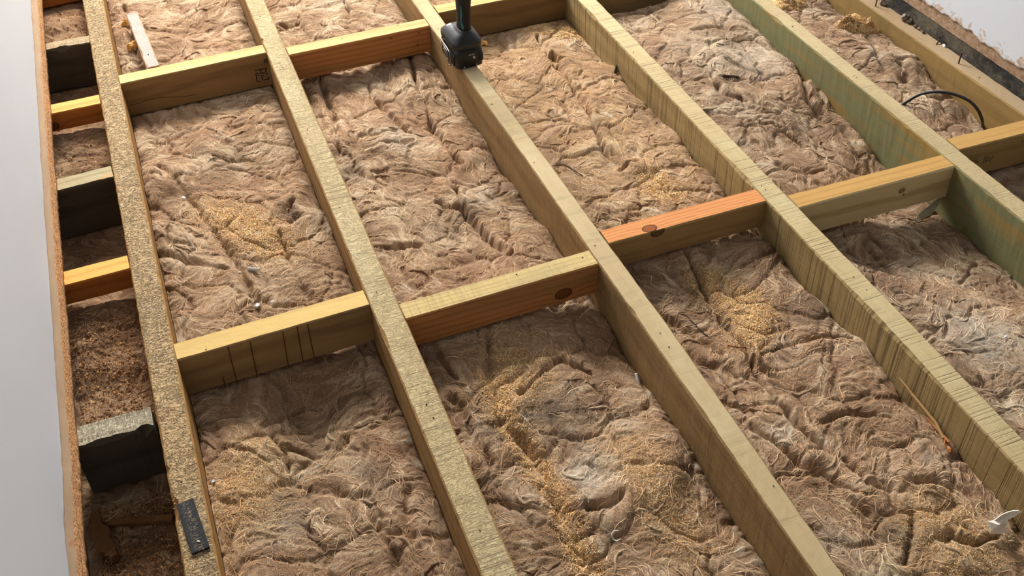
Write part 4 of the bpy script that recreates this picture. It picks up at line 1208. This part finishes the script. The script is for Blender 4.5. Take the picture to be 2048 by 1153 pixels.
# battery pack (local -y faces the camera)
bat = loft('battery', [(0, 0, 0, .0335, .0545, 8), (0, 0, .003, .0365, .0575, 8), (0, 0, .040, .0370, .0580, 8), (0, 0, .0445, .0350, .0560, 8), (0, 0, .0455, .0345, .0555, 8), (0, 0, .051, .0345, .0555, 8)], M_blk, drill, 48, 8)


def dbox(name, c, s, mat, parent, bev=.001, rot=None):
    bm = bmesh.new(); bm_box(bm, c, s, rot, bev)
    return link(name, bm_mesh(name, bm), mat, parent)


dbox('charge_indicator', (.004, -.0582, .0355), (.021, .0014, .0075), M_gry, bat, .0005)
for q in range(4): dbox('indicator_light', (-.0025 + q * .0043, -.0591, .0365), (.0016, .0008, .0028), M_lgt, bat, 0)
bm = bmesh.new(); bmesh.ops.create_cone(bm, cap_ends=True, segments=16, radius1=.0032, radius2=.0028, depth=.002, matrix=Matrix.Translation((.0105, -.0586, .0275)) @ Matrix.Rotation(math.pi / 2, 4, 'X'))
link('charge_button', bm_mesh('charge_button', bm), M_lgt, bat)
for sx in (-.016, .016):
    V = [(sx - .003, -.0585, .003), (sx + .003, -.0585, .003), (sx, -.0585, .0095), (sx - .003, -.0575, .003), (sx + .003, -.0575, .003), (sx, -.0575, .0095)]
    link('arrow_mark', py_mesh('arrow_mark', V, [(0, 1, 2), (3, 5, 4), (0, 3, 4, 1), (1, 4, 5, 2), (2, 5, 3, 0)]), M_dgry, bat)
dbox('release_tab', (0, -.0555, .0455), (.030, .006, .005), M_rub, bat, .001)
for sx in (-1, 1): dbox('side_rib', (sx * .0368, -.02, .021), (.0016, .05, .028), M_rub, bat, .0005)
dbox('corner_panel', (.0285, -.0575, .026), (.012, .0022, .022), M_rub, bat, .0006)
# foot of the tool
loft('foot', [(0, .001, .0505, .0375, .0565, 5), (0, .001, .053, .0392, .0580, 5), (0, .001, .064, .0392, .0578, 5), (0, .000, .068, .0372, .0555, 4.5), (.0005, -.002, .0745, .0335, .0500, 4), (.001, -.006, .0805, .0290, .0430, 3.6), (.002, -.012, .0850, .0225, .0340, 3), (.003, -.017, .0890, .0180, .0270, 2.6), (.003, -.018, .093, .0165, .0240, 2.4)], M_gry, drill, 40, 5)
dbox('mode_button', (-.0190, .026, .0800), (.013, .014, .004), M_lgt, drill, .0015, Matrix.Rotation(-.35, 3, 'Y'))
HP = [(.003, -.018, .090, .0165, .0240), (.003, -.019, .105, .0155, .0225), (.003, -.021, .130, .0155, .0220), (.003, -.023, .150, .0163, .0228), (.003, -.025, .168, .0172, .0245), (.003, -.026, .180, .0195, .0285), (.003, -.026, .192, .0225, .0330)]
hd = loft('handle', [h_ + (2.4,) for h_ in HP], M_rub, drill, 32)
# teal inlay down the left of the grip
V, Fc = [], []
prof = [(.096, -2.20, -2.13), (.102, -2.45, -1.98), (.108, -2.50, -2.05), (.114, -2.52, -2.22), (.126, -2.52, -2.28), (.133, -2.5, -2.22), (.136, -2.5, -2.12), (.150, -2.48, -2.22), (.164, -2.46, -2.34)]
hz_ = [h_[2] for h_ in HP]
for (z, a0, a1) in prof:
    rx, ry, cy = (np.interp(z, hz_, [h_[q] for h_ in HP]) for q in (3, 4, 1))
    for t in range(4):
        a = a0 + (a1 - a0) * t / 3
        ca_, sa = math.cos(a), math.sin(a)
        V.append((.003 + (rx + .0007) * math.copysign(abs(ca_) ** (2 / 2.4), ca_), cy + (ry + .0007) * math.copysign(abs(sa) ** (2 / 2.4), sa), z))
for i in range(len(prof) - 1):
    for t in range(3): Fc.append((i * 4 + t, i * 4 + t + 1, i * 4 + t + 5, i * 4 + t + 4))
link('grip_inlay', py_mesh('grip_inlay', V, Fc, True), M_teal, hd)
dbox('trigger', (.003, .010, .172), (.016, .016, .028), M_blk, drill, .004)


def ybody(name, secs, mat):
    n = 28; V, Fc = [], []
    for (y, r1, r2) in secs:
        for q in range(n):
            a = 2 * math.pi * q / n
            V.append((.003 + r1 * math.cos(a), y - .02, .2225 + r2 * math.sin(a)))
    for i in range(len(secs) - 1):
        for q in range(n): Fc.append((i * n + q, i * n + (q + 1) % n, (i + 1) * n + (q + 1) % n, (i + 1) * n + q))
    Fc += [tuple(range(n)), tuple((len(secs) - 1) * n + q for q in range(n - 1, -1, -1))]
    me = py_mesh(name, V, Fc, True)
    return link(name, me, mat, drill)


ybody('motor_housing', [(-.062, .020, .022), (-.060, .027, .029), (-.052, .031, .033), (.030, .031, .033), (.040, .029, .031), (.048, .026, .027)], M_teal)
ybody('gearbox', [(.047, .026, .027), (.060, .026, .026), (.075, .023, .023), (.080, .021, .021)], M_gry)
ybody('chuck', [(.079, .019, .019), (.100, .0195, .0195), (.112, .014, .014), (.120, .007, .007)], M_blk)
# steel belt hook on the left
hook = smooth_path([(-.0398, .030, .046), (-.0425, .020, .046), (-.0440, -.012, .046), (-.0450, -.034, .044), (-.0455, -.041, .036), (-.0455, -.042, .020), (-.0450, -.037, .008), (-.0450, -.030, .006), (-.0445, -.024, .010), (-.0445, -.023, .024), (-.0440, -.017, .036), (-.0430, .010, .038), (-.0395, .028, .038)], 6)
V, Fc = tube(hook, .0019, 8)
link('belt_hook', py_mesh('belt_hook', V, Fc, True), M_steel, drill)
bm = bmesh.new(); bmesh.ops.create_cone(bm, cap_ends=True, segments=14, radius1=.0042, radius2=.0036, depth=.004, matrix=Matrix.Translation((-.0402, .026, .042)) @ Matrix.Rotation(math.pi / 2, 4, 'Y'))
link('hook_screw', bm_mesh('hook_screw', bm), M_steel, drill)
hook2 = smooth_path([(-.0405, .018, .034), (-.0430, .004, .030), (-.0430, -.010, .022), (-.0425, -.012, .012), (-.0425, -.004, .010), (-.0425, .004, .016), (-.0415, .016, .028)], 5)
V, Fc = tube(hook2, .0014, 7)
link('bit_clip', py_mesh('bit_clip', V, Fc, True), M_steel, drill)

# ---- whitewashed batten offcut leaning onto the yellow noggin
M_batT = wood('whitewashed_top', (160, 148, 138), (112, 92, 78), (124, 104, 92), seed=31, ring=60, ringamt=.3, saw=.3, sawfreq=50, bumpy=.8, speck=.2)
M_batS = wood('batten_side', (172, 138, 106), (128, 96, 70), seed=31, face='side', ring=120)
pa = on_z(263, 26, -.045); pb = on_z(306, 133, -.010)
dv = Vector(pb - pa); ln = dv.length
bo = timber('batten_offcut', ln, lambda s: s * 0 + .0165, lambda s: s * 0 - .0165, .026, (M_batT, M_batS), 333, wear=2.0)
bo.rotation_euler = (0, -math.atan2(dv.z, math.hypot(dv.x, dv.y)), math.atan2(dv.y, dv.x))
bo.location = tuple(pa)
tag(bo, 'white-painted batten offcut lying on the wool with its end on the yellow noggin', 'batten')
disc = link('nail_hole', py_mesh('nail_hole', [(ln * .8 + .003 * math.cos(a), .0 + .002 * math.sin(a), .0012) for a in np.arange(8) * math.pi / 4], [tuple(range(8))]), M_hole, bo)  # flat disc painting in the dark of the hole

# ---- black packer on the first joist
k = NT('scuffed_black_plastic'); tc = k.n('TexCoord', out=3)
mm = k.n('SeparateXYZ', {0: tc}, 1)
sc_ = k.noise(k.vmath('MULTIPLY', tc, (2.2, 1, 1)), 190.0, 5, .7, .8)
cmask = k.math('MULTIPLY', k.rng(sc_, .53, .6), k.rng(k.math('ABSOLUTE', mm), .0025, .009, 1.0, 0.08))
cc = k.mix(cmask, k.mix(k.noise(tc, 60.0, 4), lin((26, 28, 31)), lin((40, 42, 45))), lin((140, 122, 92)))
M_pack = k.fin(cc, .75, k.bump(sc_, .4, .0006), .15)
a_, b_, c_, d_ = (on_z(351.5, 1009, .0055), on_z(386, 997, .0055), on_z(418.5, 1094, .0055), on_z(384, 1108, .0055))
ctr = (a_ + b_ + c_ + d_) / 4
ldir = ((c_ + d_) - (a_ + b_)) / 2
pk = empty('plastic_packer', (ctr[0], ctr[1], .0008), math.atan2(ldir[1], ldir[0]))
tag(pk, 'scuffed black plastic packer lying on the joist by the left wall', 'packer')
bm = bmesh.new(); bm_box(bm, (0, 0, .0022), (float(np.linalg.norm(ldir)), float(np.linalg.norm(b_ - a_)), .0044), None, .0008)
link('plate', bm_mesh('plate', bm), M_pack, pk)
bm = bmesh.new(); bm_box(bm, (.034, .001, .0050), (.005, .0022, .0012), Matrix.Rotation(.9, 3, 'Z'), .0004)
link('chip', bm_mesh('chip', bm), plain('pale_chip', (224, 206, 178)), pk)

# ---- black cable loop
cz = [on_z(1795, 217, -.055), on_z(1812, 205, -.035), on_z(1840, 189, -.010), on_z(1872, 184, .004), on_z(1905, 188, .006), on_z(1937, 201, .0), on_z(1955, 219, -.014), on_z(1963, 236, -.034), on_z(1965, 246, -.055), on_z(1965, 250, -.075), on_z(1964, 252, -.10)]
V, Fc = tube(smooth_path(cz, 8), .0036, 12)
V = np.array(V); org = V.mean(0); org[2] = V[:, 2].min()
tag(link('cable_loop', py_mesh('cable_loop', V - org, Fc, True), plain('black_cable_sheath', (26, 26, 27), .45, .45), None, org), 'black electric cable arching out of the wool by the wall joist', 'cable')

# ---- nails, debris along the wall joist
M_rust = plain('rusty_nail', (78, 52, 38), .8, .2, .3, .3, 400)


def nail(px, py, pts, r_, label):
    p = on_z(px, py, 0.0)
    path = [(p[0] + a, p[1] + b, max(c, -.004)) for a, b, c in pts]
    e = empty('nail', (p[0], p[1], 0)); tag(e, label, 'nail', 'old nails in the wall joist')
    path = [(a - p[0], b - p[1], c) for a, b, c in path]
    V, Fc = tube(smooth_path(path, 5), r_, 8); link('shank', py_mesh('shank', V, Fc, True), M_rust, e)
    t = Vector(path[-1]); d = (t - Vector(path[-2])).normalized()
    V, Fc = tube([t - d * .0004, t + d * .0012], r_ * 1.9, 10); link('head', py_mesh('head', V, Fc), M_rust, e)


nail(1751, 13, [(0, 0, -.003), (0, 0, .010), (.0004, 0, .026)], .0017, 'upright rusty nail in the wall joist at the top edge')
nail(1917, 127, [(0, 0, -.003), (.0002, 0, .008), (.0022, .002, .017), (.0048, .004, .024)], .0018, 'bent rusty nail standing in the wall joist above the cable')
nail(1872, 89, [(0, 0, -.002), (.003, .0, .0030), (.010, .004, .0060), (.015, .010, .0105)], .0017, 'flattened rusty nail lying bent on the wall joist')


def rock(name, p, s, seed, mat, label, cat, group=None, sub=2, rough=.35):
    bm = bmesh.new(); bmesh.ops.create_icosphere(bm, subdivisions=sub, radius=1.0)
    rg_ = np.random.default_rng(seed); o_ = rg_.uniform(0, 50, 2)
    for v in bm.verts:
        f_ = 1 + rough * float(perlin(v.co.x * 1.6 + o_[0], v.co.y * 1.6 + v.co.z * 1.9 + o_[1], seed))
        v.co = Vector((v.co.x * f_ * s[0], v.co.y * f_ * s[1], max(v.co.z, -.6) * f_ * s[2]))
    zmin = min(v.co.z for v in bm.verts)
    for v in bm.verts: v.co.z -= zmin
    bmesh.ops.rotate(bm, cent=(0, 0, 0), matrix=Matrix.Rotation(rg_.uniform(0, 6), 3, 'Z'), verts=bm.verts)
    return tag(link(name, bm_mesh(name, bm), mat, None, p), label, cat, group)


M_mort = plain('grey_mortar', (132, 116, 102), .95, .1, 0, .35, 140)
M_mortd = plain('dark_mortar', (84, 74, 66), .95, .1, 0, .4, 140)
for q, (px, py, s_, mt, lab) in enumerate([(1815, 38, (.013, .010, .008), M_mort, 'largest mortar lump on the wall joist, near the top edge'), (1828, 45, (.009, .008, .006), M_mortd, 'dark mortar crumb touching the largest lump on the wall joist'),
                                           (1842, 53, (.007, .006, .004), M_mortd, 'flat dark mortar crumb halfway between largest lump and flattened nail'), (1848, 57, (.0045, .004, .004), M_mort, 'small pale mortar crumb uphill of the flattened nail'),
                                           (1774, 6, (.010, .007, .007), M_mort, 'mortar crumb beside the upright nail at the top edge'), (1780, 10, (.006, .006, .005), M_mortd, 'dark crumb right beside the upright nail at the top edge'),
                                           (1856, 64, (.005, .004, .003), M_mortd, 'tiny dark crumb against the tarred wall foot above the flattened nail')]):
    p = on_z(px, py, 0.0); p[0] = min(p[0], 1.893)
    rock('mortar_crumb', (p[0], p[1], .0004), s_, 60 + q, mt, lab, 'rubble', 'mortar crumbs on the wall joist', 2, .6)
M_white = plain('white_plaster', (238, 236, 232), .7, .3, 0, .05)
p = on_z(1893, 92, .0); rock('plaster_chip', (min(p[0], 1.897), p[1], .0004), (.006, .0035, .004), 71, M_white, 'bright white plaster chip at the hole in the tarred wall foot', 'plaster chip', 'white plaster chips', 1)

# ---- white bits on the wool
wp = lambda px, py, l=.0005: on_wool(px, py, l)


def shard(name, p, L_, w_, t_, rz, tilt, mat, label, cat, group=None, seed=0):
    bm = bmesh.new(); rg_ = random.Random(seed)
    n = 6; ring_ = [(L_ / 2 * math.cos(2 * math.pi * q / n) * rg_.uniform(.75, 1.1), w_ / 2 * math.sin(2 * math.pi * q / n) * rg_.uniform(.75, 1.1)) for q in range(n)]
    lo = [bm.verts.new((x, y, 0)) for x, y in ring_]; hi = [bm.verts.new((x * .88, y * .85, t_ * rg_.uniform(.7, 1.1))) for x, y in ring_]
    bm.faces.new(hi); bm.faces.new(lo[::-1])
    for q in range(n): bm.faces.new((lo[q], lo[(q + 1) % n], hi[(q + 1) % n], hi[q]))
    o = link(name, bm_mesh(name, bm), mat, None, p)
    o.rotation_euler = (tilt, tilt * .5, rz)
    return tag(o, label, cat, group)


shard('plaster_chip', wp(513, 616, .003), .013, .012, .008, .4, .45, M_white, 'white plaster chip on wool just behind the pencil-marked noggin', 'plaster chip', 'white plaster chips', 3)
shard('plaster_chip', wp(546, 607, .002), .010, .005, .004, .1, .1, M_white, 'tiny triangular white chip right of the bigger plaster chip', 'plaster chip', 'white plaster chips', 4)
shard('plaster_chip', wp(368, 399, .002), .012, .007, .004, -.6, .25, M_white, 'white plaster flake in the fold beside the sawdust-crusted joist', 'plaster chip', 'white plaster chips', 5)
shard('plaster_chip', wp(480, 547, .001), .011, .004, .003, -.2, .1, plain('cream_chip', (222, 204, 176)), 'cream sliver left of the white plastic tube', 'plaster chip', 'white plaster chips', 6)
shard('plaster_chip', wp(2010, 676, .001), .010, .005, .003, .4, .1, M_white, 'white chip on fluffy wool at the right edge', 'plaster chip', 'white plaster chips', 8)
shard('plaster_chip', wp(427, 966, .001), .009, .006, .005, .4, .2, M_white, 'white crumb on wool beside the joist above the packer', 'plaster chip', 'white plaster chips', 9)
# hollow grey plastic tube stub
p = wp(509, 544, .004); q_ = wp(497, 540, .005); r_ = wp(521, 549, .004)
ax = Vector(r_ - q_)
tb = empty('tube_stub', tuple(p)); tag(tb, 'short white plastic tube stub on the sawdusty wool', 'tube')
t0 = Vector(q_ - p); t1 = Vector(r_ - p)
t0.z = t1.z = 0.0005
V, Fc = tube([t0, t1], .0036, 14, False); n0 = len(V)
V2, F2 = tube([t0, t1], .0026, 14, False)
Fc += [tuple(i + n0 for i in reversed(f_)) for f_ in F2]
for base in (0, 14):
    for q in range(14): Fc.append((base + q, base + (q + 1) % 14, n0 + base + (q + 1) % 14, n0 + base + q))
link('tube_wall', py_mesh('tube_wall', V + V2, Fc, True), plain('greyish_white_plastic', (214, 214, 208), .5), tb)
# white plastic clip against the drill joist
pth = [on_x(1272, 747, .752), on_x(1276, 762, .751), on_x(1283, 780, .751), on_x(1290, 797, .752)]
V, Fc = tube(smooth_path(pth, 5), [.0030] * 6 + [.0020] * 10, 8)
V = np.array(V); org = V.mean(0)
tag(link('plastic_strip', py_mesh('plastic_strip', V - org, Fc, True), plain('white_strip', (226, 224, 218), .5), None, org), 'bent white plastic strip leaning on the side of the drill joist', 'plastic strip')
# white curl of thread
pth = [wp(1237, 1066, .004), wp(1228, 1068, .006), wp(1223, 1075, .005), wp(1226, 1083, .004), wp(1234, 1086, .005), wp(1241, 1082, .003)]
V, Fc = tube(smooth_path(pth, 6), .0009, 6)
V = np.array(V); org = V.mean(0)
tag(link('thread_curl', py_mesh('thread_curl', V - org, Fc, True), plain('white_thread', (232, 226, 214), .7), None, org), 'small white curl of thread on the near wool', 'thread')

# crumpled piece of white paper, bottom right
M_paper = plain('dirty_white_paper', (236, 228, 212), .8, .2, 0, .08)
c7 = lambda x, y, z: on_z(1960 + x / 12.81, 1000 + y / 12.81, z)
zb = float(on_wool(2000, 1062)[2])
pv = [c7(205, 560, zb + .022), c7(360, 515, zb + .024), c7(640, 560, zb + .021), c7(690, 610, zb + .018), c7(250, 880, zb + .002), c7(400, 885, zb + .003), c7(690, 850, zb + .004), c7(480, 650, zb + .024), c7(300, 790, zb + .013), c7(650, 700, zb + .013)]
lp = [c7(355, 520, zb + .024), c7(540, 380, zb + .034), c7(700, 310, zb + .038), c7(860, 270, zb + .042), c7(980, 265, zb + .043), c7(1050, 310, zb + .040), c7(900, 420, zb + .032), c7(740, 500, zb + .026), c7(680, 600, zb + .019), c7(560, 520, zb + .020), c7(700, 400, zb + .029)]
ctr = np.array([pv[8][0], pv[8][1], zb])
pp_ = empty('crumpled_paper', tuple(ctr)); tag(pp_, 'torn crumpled white paper scrap in the bottom right corner', 'paper')


def solid_sheet(name, P, faces, th, mat, parent):
    o = link(name, py_mesh(name, np.array(P) - ctr, faces), mat, parent)
    md = o.modifiers.new('thickness', 'SOLIDIFY'); md.thickness = th
    return o


solid_sheet('fold', pv, [(0, 8, 7), (0, 7, 1), (1, 7, 2), (2, 7, 3), (8, 4, 5), (8, 5, 7), (7, 5, 9), (9, 5, 6), (7, 9, 3), (0, 4, 8)], .0012, M_paper, pp_)
solid_sheet('flap', lp, [(0, 1, 10, 9), (1, 2, 10), (2, 3, 10), (3, 4, 5), (3, 5, 6), (3, 6, 10), (10, 6, 7), (10, 7, 9), (9, 7, 8)], .0014, M_paper, pp_)

# ---- wood splinters beside the bandsawn joist
M_spl = plain('splinter_wood', (158, 124, 78), .8, .2, 0, .25, 90)
M_spl2 = plain('orange_splinter', (168, 108, 62), .8, .2, 0, .2, 90)
c8 = lambda x, y: (1800 + x / 6.783, 760 + y / 6.783)


def splinter(pts, wid, mat, label, lift=.004):
    P = []
    for (x, y), l_ in zip(pts, lift if hasattr(lift, '__len__') else [lift] * len(pts)):
        w_ = on_wool(*c8(x, y), 0)
        w_[0] = min(w_[0], 1.153)
        P.append(np.array([w_[0], w_[1], max(w_[2], -.085) + l_]))
    V, Fc = tube(P, wid, 5)
    V = np.array(V); org = V.mean(0)
    return tag(link('splinter', py_mesh('splinter', V - org, Fc), mat, None, org), label, 'splinter', 'wood splinters by the bandsawn joist')


splinter([(255, 150), (330, 300), (400, 440), (500, 640), (580, 820)], [.0012, .0022, .0030, .0034, .0028], M_spl, 'longest tapering wood splinter against the bandsawn joist', [.020, .017, .013, .009, .005])
splinter([(430, 410), (520, 510), (660, 625)], [.0012, .0016, .0008], M_spl, 'thin brown splinter wedged behind the longest one', [.012, .010, .008])
splinter([(622, 620), (640, 760), (650, 890)], [.0012, .0028, .0022], M_spl2, 'short orange splinter below the longest one', [.008, .009, .007])
splinter([(600, 820), (590, 900), (600, 970)], [.0010, .0014, .0008], M_spl2, 'thin orange sliver at the foot of the longest splinter', .006)
splinter([(640, 940), (665, 980), (665, 1020)], [.0030, .0042, .0030], M_spl2, 'stubby orange chip lowest of the splinters', .005)

# ---- small sticks and chips on the wool
def stick(pts, r_, mat, label, name='stick', cat='stick', lift=.003):
    P = [wp(x, y, lift) for x, y in pts]
    V, Fc = tube(smooth_path(P, 4), r_, 6); V = np.array(V); org = V.mean(0)
    return tag(link(name, py_mesh(name, V - org, Fc, True), mat, None, org), label, cat)


M_dk = plain('dark_stick', (62, 54, 46), .9, .1, 0, .3)
M_rb = plain('redbrown_stick', (134, 82, 50), .8, .2)
stick([(1445, 154), (1460, 156), (1477, 158)], .0038, M_dk, 'dark charred stick on the fluffy wool left of the green joist')
stick([(1512, 142), (1517, 150), (1512, 162), (1500, 170)], .0014, M_dk, 'dark curled fibre right of the charred stick', 'dark_fibre', 'fibre', .006)
stick([(1230, 147), (1240, 145), (1248, 144)], .0030, M_dk, 'short dark stick against the bandsawn joist, far end', 'stick', 'stick')
stick([(1455, 693), (1470, 697), (1490, 699)], .0016, M_rb, 'thin red-brown stick at the end of the bright sawdust patch')
stick([(1883, 470), (1910, 472), (1938, 475)], .0010, M_rb, 'thin reddish needle lying beside the green joist')
stick([(1340, 636), (1368, 632), (1385, 648), (1405, 668), (1420, 678)], .0011, plain('black_thread', (36, 32, 30), .8), 'thin black wire on wool right of the drill joist', 'thin_wire', 'wire', .003)
stick([(1105, 335), (1130, 333), (1150, 345), (1165, 354)], .0012, M_dk, 'dark thread hugging the drill joist beyond the orange-topped noggin', 'dark_thread', 'thread')
M_shv = plain('golden_shaving', (224, 176, 106), .8, .2, 0, .15)
rock('wood_chip', tuple(wp(968, 90)), (.012, .009, .007), 81, M_shv, 'golden wood chip on the wool just right of the drill', 'wood chip', 'golden wood chips', 2, .9)
rock('wood_chip', tuple(wp(267, 100)), (.016, .010, .012), 83, M_shv, 'crumpled golden shaving left of the white batten', 'wood chip', 'golden wood chips', 2, .9)
rock('wood_chip', tuple(wp(252, 52)), (.008, .008, .010), 84, M_shv, 'small golden shaving at the far end of the white batten', 'wood chip', 'golden wood chips', 2, .9)
shard('wood_chip', wp(558, 508, .001), .020, .014, .004, .7, .2, plain('brown_chip', (172, 128, 86), .85), 'brown bark-like chip at the edge of the sawdust drift', 'wood chip', 'golden wood chips', 12)
# scrap of clear sheeting under the pale planed noggin
M_film = plain('greenish_film', (150, 146, 120), .35, .5, 0, .1)
fp = [on_z(1838, 428, -.108), on_z(1858, 412, -.098), on_z(1878, 395, -.085), on_z(1886, 388, -.080), on_z(1878, 408, -.098), on_z(1862, 430, -.112), on_z(1836, 438, -.115), on_z(1824, 448, -.117)]
ctr = np.array(fp[0]); ctr[2] = -.12
fl = solid_sheet('plastic_film', fp, [(0, 1, 4, 5), (1, 2, 3, 4), (0, 5, 7, 6)], .0008, M_film, None)
fl.location = tuple(ctr)
tag(fl, 'greenish crinkled plastic film tucked under the pale planed noggin', 'film')

# ---- broken timber chunk in the bottom left gap
M_rot = plain('rotten_wood', (112, 78, 48), .95, .1, 0, .4, 60)
c9 = lambda x, y: (140 + x / 5.4125, 940 + y / 5.4125)
zc = -.118
pts = [(190, 470), (300, 440), (400, 640), (470, 830), (510, 920), (450, 950), (330, 880), (200, 740), (160, 640)]
bm = bmesh.new(); rg_ = random.Random(4)
org = on_z(*c9(320, 700), zc)
rows_ = []
for lv, dz in enumerate((0, -.012, -.03)):
    rr = []
    for q in range(len(pts)):
        x0, y0 = pts[q]; x1, y1 = pts[(q + 1) % len(pts)]
        for t in np.linspace(0, 1, 5)[:-1]:
            w_ = on_z(*c9(x0 + (x1 - x0) * t, y0 + (y1 - y0) * t), zc)
            j_ = rg_.uniform(-.004, .004)
            rr.append(bm.verts.new((max(w_[0] + j_, -.240) - org[0], w_[1] + j_ * .7 - org[1], zc + dz + rg_.uniform(-.0025, .0025) + .03 - zc)))
    rows_.append(rr)
bm.faces.new(rows_[0]); n = len(rows_[0])
for a, b in zip(rows_[:-1], rows_[1:]):
    for q in range(n): bm.faces.new((a[q], a[(q + 1) % n], b[(q + 1) % n], b[q]))
bm.faces.new(rows_[-1][::-1])
bmesh.ops.triangulate(bm, faces=[f_ for f_ in bm.faces if len(f_.verts) > 4])
tag(link('broken_timber', bm_mesh('broken_timber', bm), M_rot, None, (org[0], org[1], zc - .03)), 'splintered rotten timber chunk in the bottom left gap by the wall', 'timber')
pth = [on_z(*c9(x, y), -.125) for x, y in ((430, 590), (600, 600), (800, 575), (1000, 560), (1120, 530))]
bm = bmesh.new()
a0, a1 = Vector(pth[0]), Vector(pth[-1]); a1.x = min(a1.x, -.097)
dd = a1 - a0
bm_box(bm, (0, 0, 0), (dd.length, .012, .012), None, .002)
o = link('lath', bm_mesh('lath', bm), M_rot, None, (a0 + a1) / 2, math.atan2(dd.y, dd.x))
tag(o, 'dusty brown lath half buried in shavings at bottom left', 'lath')
